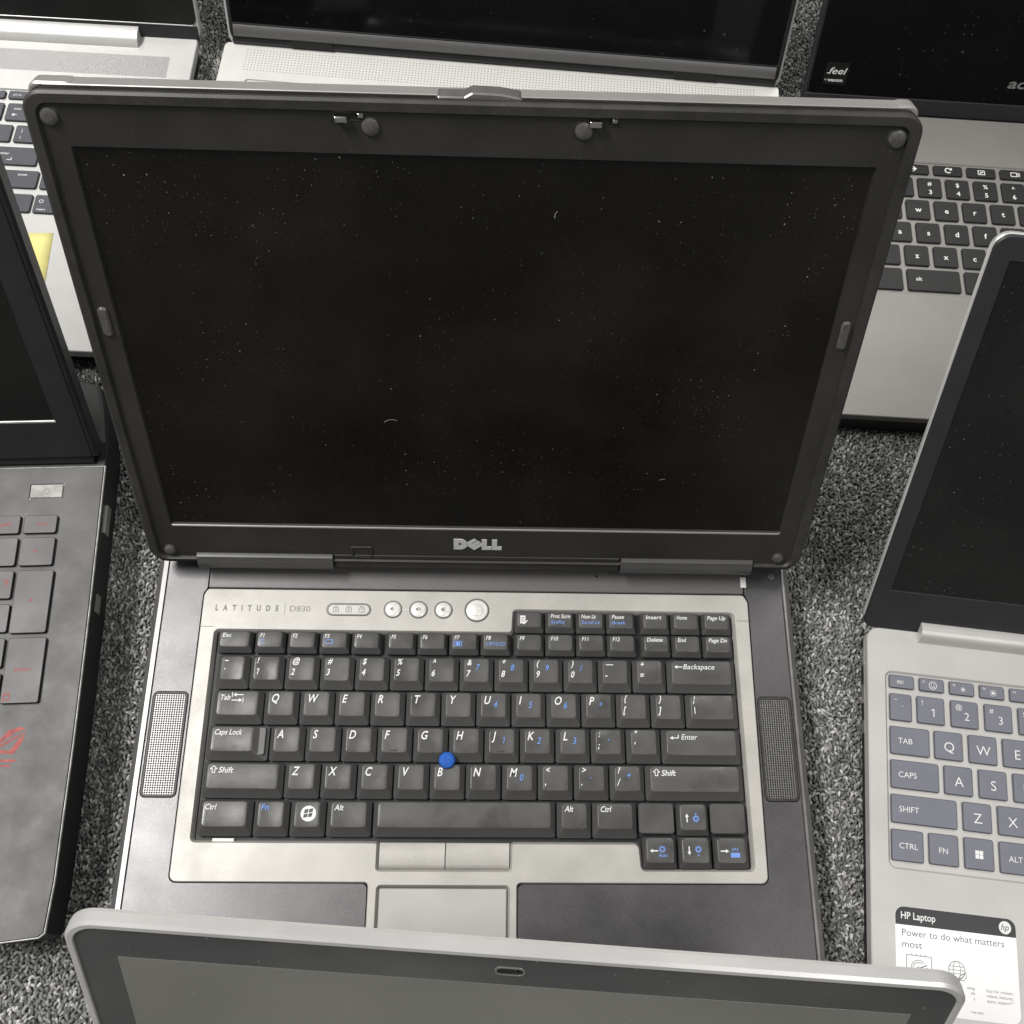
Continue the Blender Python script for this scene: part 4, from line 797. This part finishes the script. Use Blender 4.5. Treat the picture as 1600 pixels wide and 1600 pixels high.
# ================================================================ thick dark laptop with red lettering, left
def build_left():
    t = thing('laptop', 'thick dark grey laptop with red key lettering, on the left', 'laptop', -75, 208, 2.6, LAPTOPS)
    side = [(0, 0), (0, 14), (-4.5, 40), (-9, 54), (-22, 59.5), (-395, 59.5), (-410, 40), (-415, 0), (-415, -230), (-410, -262), (-22.8, -259.3), (-5, -257.8), (-2, -255.5), (-0.1, -231), (0.3, -198.8), (0.9, -163), (1.0, -124), (0.9, -88)]
    side = side[::-1]
    side = side if sum(side[i - 1][0] * p[1] - p[0] * side[i - 1][1] for i, p in enumerate(side)) > 0 else side[::-1]
    b = MB(); b.plate(inset(side, 3.5), 3, 14, 0.5); b.plate(inset(side, 0.9), 12, 33.6, 0.8); b.build('base', 'darkbody', t)
    front = [(0, -0.5), (-415, -0.5), (-415, -230), (-410, -262), (-22.8, -259.3), (-5, -257.8), (-2, -255.5), (-0.1, -231), (0.3, -198.8), (0.9, -163), (1.0, -124), (0.9, -88)]
    front = front if sum(front[i - 1][0] * p[1] - p[0] * front[i - 1][1] for i, p in enumerate(front)) > 0 else front[::-1]
    b = MB(); b.plate(inset(front, 0.25), 33.9, 35.3, 0.3); b.build('edge_highlight', 'edge', t)  # pale strip paints the chamfer's reflected highlight, along with edge wear
    b = MB(); b.plate(inset(front, 0.9), 33, 36, 0.35, [rr(-41.2, -21.4, -21.9, -12.0, 0.6, 3)], (0.1, 0.6)); b.build('deck', 'softgrey', t)
    rear = rpoly([(-400, 14, 4), (-2.2, 14, 2), (-6.5, 40, 8), (-10.0, 53, 6), (-24, 57.5, 6), (-395, 57.5, 8)])
    b = MB(); b.plate(rear, 30, 35.4, 1.5); b.build('rear_deck', 'softgrey', t)
    for y0, y1 in ((-22, -39.5), (-76.5, -87)):
        b = MB(); b.plate(rr(-3, y1, 0.6, y0, 0.3), 20.5, 26.5, 0.3); b.build('port', 'metal', t)
    ks = ('softkey', 'black'); Z, H = 35.6, 2.3
    b = MB(); b.plate(rr(-40.6, -20.9, -22.4, -12.5, 0.4, 3), 34, 36.4, 0.3); p = b.build('power_button', 'buttonmetal', t)
    b = MB(); cx, cy = -31.4, -16.7; b.stroke([(cx + 1.7 * math.cos(a), cy + 1.7 * math.sin(a)) for a in [R(125 + 29 * k) for k in range(11)]], 0.4, 36.44); b.stroke([(cx, cy + 0.6), (cx, cy + 2.2)], 0.4, 36.45); b.build('power_icon', 'greyprint', p, smooth=0)
    def K(x0, y0, x1, y1, *lg): flatkey(t, x0, y0, x1, y1, Z, H, ks, lg, 'red', r=1.3, bev=0.3)
    K(-62.5, -43.4, -43.0, -32.2, ('pgdn', 0.40, 0.42, 2.6, 'l', 0.0, 0.2)); K(-40.9, -43.4, -22.6, -32.4, ('end', 0.40, 0.40, 2.6, 'l', 0.0, 0.2))
    K(-61, -62.8, -42.6, -45.8, ('*', 0.38, 0.38, 4.2, 'l')); K(-40.9, -62.9, -22.2, -46.0, ('-', 0.40, 0.42, 5.5, 'l', 0.01))
    K(-60.4, -82.0, -42.2, -65.6, ('9', 0.75, 0.45, 4.0, 'l')); K(-40.4, -102.0, -20.6, -65.7, ('+', 0.42, 0.46, 4.0, 'l'))
    K(-59.8, -101.3, -41.6, -85.2); K(-59.4, -121.0, -41.4, -104.6); K(-59.0, -139.6, -40.8, -124.0)
    def calc(b, w, d, z): b.stroke([(1.6, 1.8), (4.6, 1.8), (4.6, 5.6), (1.6, 5.6)], 0.5, z, 0, True); b.stroke([(1.8, 4.4), (4.4, 4.4)], 0.5, z + .01)
    K(-39.6, -140.6, -19.6, -104.6, ('enter', 0.24, 0.48, 3.0, 'l', 0.0, 0.2), calc)
    b = MB(); z = 36.04
    for pts in ([(-41.4, -163.6), (-37.2, -159.0), (-33.5, -154.4), (-27.8, -152.9), (-24.5, -153.6), (-30.3, -156.1), (-36.9, -161.3), (-41.3, -164.6)],
                [(-41.1, -165.6), (-36.8, -162.0), (-30.0, -158.0), (-23.0, -155.0), (-28.0, -158.1), (-36.6, -163.5), (-41.1, -166.1)],
                [(-24.4, -156.0), (-26.1, -161.7), (-29.2, -167.1), (-36.2, -166.4), (-39.9, -165.7), (-36.4, -164.6), (-31.4, -165.2), (-30.2, -163.5), (-28.9, -160.8)],
                [(-39.4, -169.4), (-26.7, -169.9), (-28.2, -171.0), (-39.1, -170.8)], [(-39.0, -172.1), (-29.4, -172.6), (-30.3, -173.5), (-38.8, -173.2)]):
        b.poly(pts, z)
    b.build('red_emblem', 'fadedred', t, smooth=0)
    # lid
    l = MB().plate(rpoly([(-412, -5, 4), (-2.4, -1.5, 2), (-2.4, 285, 6), (-412, 285, 6)]), -9, 0, 1.6, bevh=1.4).build('lid', 'bluegrey', t, lidM(-0.95, 3.3, 40, 67))
    MB().plate(rpoly([(-408, -3, 3), (-5.4, -0.2, 2), (-5.4, 281, 4), (-408, 281, 4)]), -1, 0.6, 0.5, [rr(-391, 26, -19.2, 262, 0.6, 3)], (0.4, 0.6)).build('bezel', 'bluegrey', l)
    MB().plate(rr(-393, 24, -17, 264, 0.5), -1.5, 0.1, 0).build('screen', 'dullscreen', l)
    MB().extrude_x([(25.2, 0.2), (26.8, 0.2), (26.4, 0.75), (25.4, 0.75)], -391, -18.6).build('screen_edge', 'edge', l)
    MB().extrude_x([(-9, -12), (-2, -12), (-1, -1), (-5, 0), (-9, -4)], -400, -6).build('hinge_cover', 'darkbody', l)
build_left()

# ================================================================ laptop in front, only its lid top in view
def build_front():
    t = thing('laptop', 'laptop with rounded silver rim and screen greyed by a painted reflection, nearest the bottom edge', 'laptop', -4.5, -157.6, -3.79, LAPTOPS)
    W = 318.0
    b = MB(); b.plate(rr(1, -214, W - 1, 3, 7), 3, 13, 1.2); b.build('base', 'rimsilver', t)
    well = rr(14, -112, W - 14, -14, 2)
    b = MB(); b.plate(rr(0, -216, W, 4, 8), 11, 17, 0.6, [well], (0.5, 0.6)); b.build('deck', 'hpsilver', t)
    b = MB(); b.plate(inset(well, -0.4), 12, 15.8, 0); b.build('keyboard_tray', 'darkbody', t)
    b = MB(); b.plate(rr(104, -200, 214, -128, 2), 16.4, 17.15, 0.2); b.build('touchpad', 'pad', t)
    b = MB(); b.extrude_x([(-3, 17.2), (6, 17.2), (6.5, 22), (2, 23), (-2.5, 20)], 30, W - 30); b.build('hinge_cover', 'darkbody', t)
    l = MB().plate(rr(0, -3, W, 211.5, 12, 10), -5.5, -0.9, 1.0, bevh=0.9).build('lid', 'hpsilver', t, lidM(0, 0, 22, 58.46))
    b = MB(); b.plate(rr(-0.2, -3.2, W + .2, 211.7, 12.2, 10), -4.2, 0.7, 1.2, [rr(2.6, 0, W - 2.6, 208.6, 9.8, 10)], (0.3, 0.4), bevh=1.1); b.build('lid_rim', 'rimsilver', l)
    MB().plate(rr(2.4, -0.5, W - 2.4, 208.8, 10, 10), -2, -0.15, 0.5).build('bezel', 'greybezel', l)
    MB().plate(rr(17.0, 17, W - 16.2, 191.0, 0.4, 2), -1, -0.06, 0.05).build('screen', 'greyscreen', l)
    c = MB().plate(rr(151.4, 197.2, 162.6, 202.4, 2.4, 6), -0.6, 0.25, 0.2, [rr(152.3, 198.0, 161.7, 201.6, 1.7, 6)], (0.1, 0.3)).build('webcam', 'buttonring', l)
    MB().plate(rr(152.1, 197.8, 161.9, 201.8, 1.7, 6), -0.6, 0.02, 0).build('webcam_window', 'black', c)
    MB().dome(159.2, 199.9, 0.0, 1.1, 0.4, 14).build('lens', 'gloss', c)
build_front()
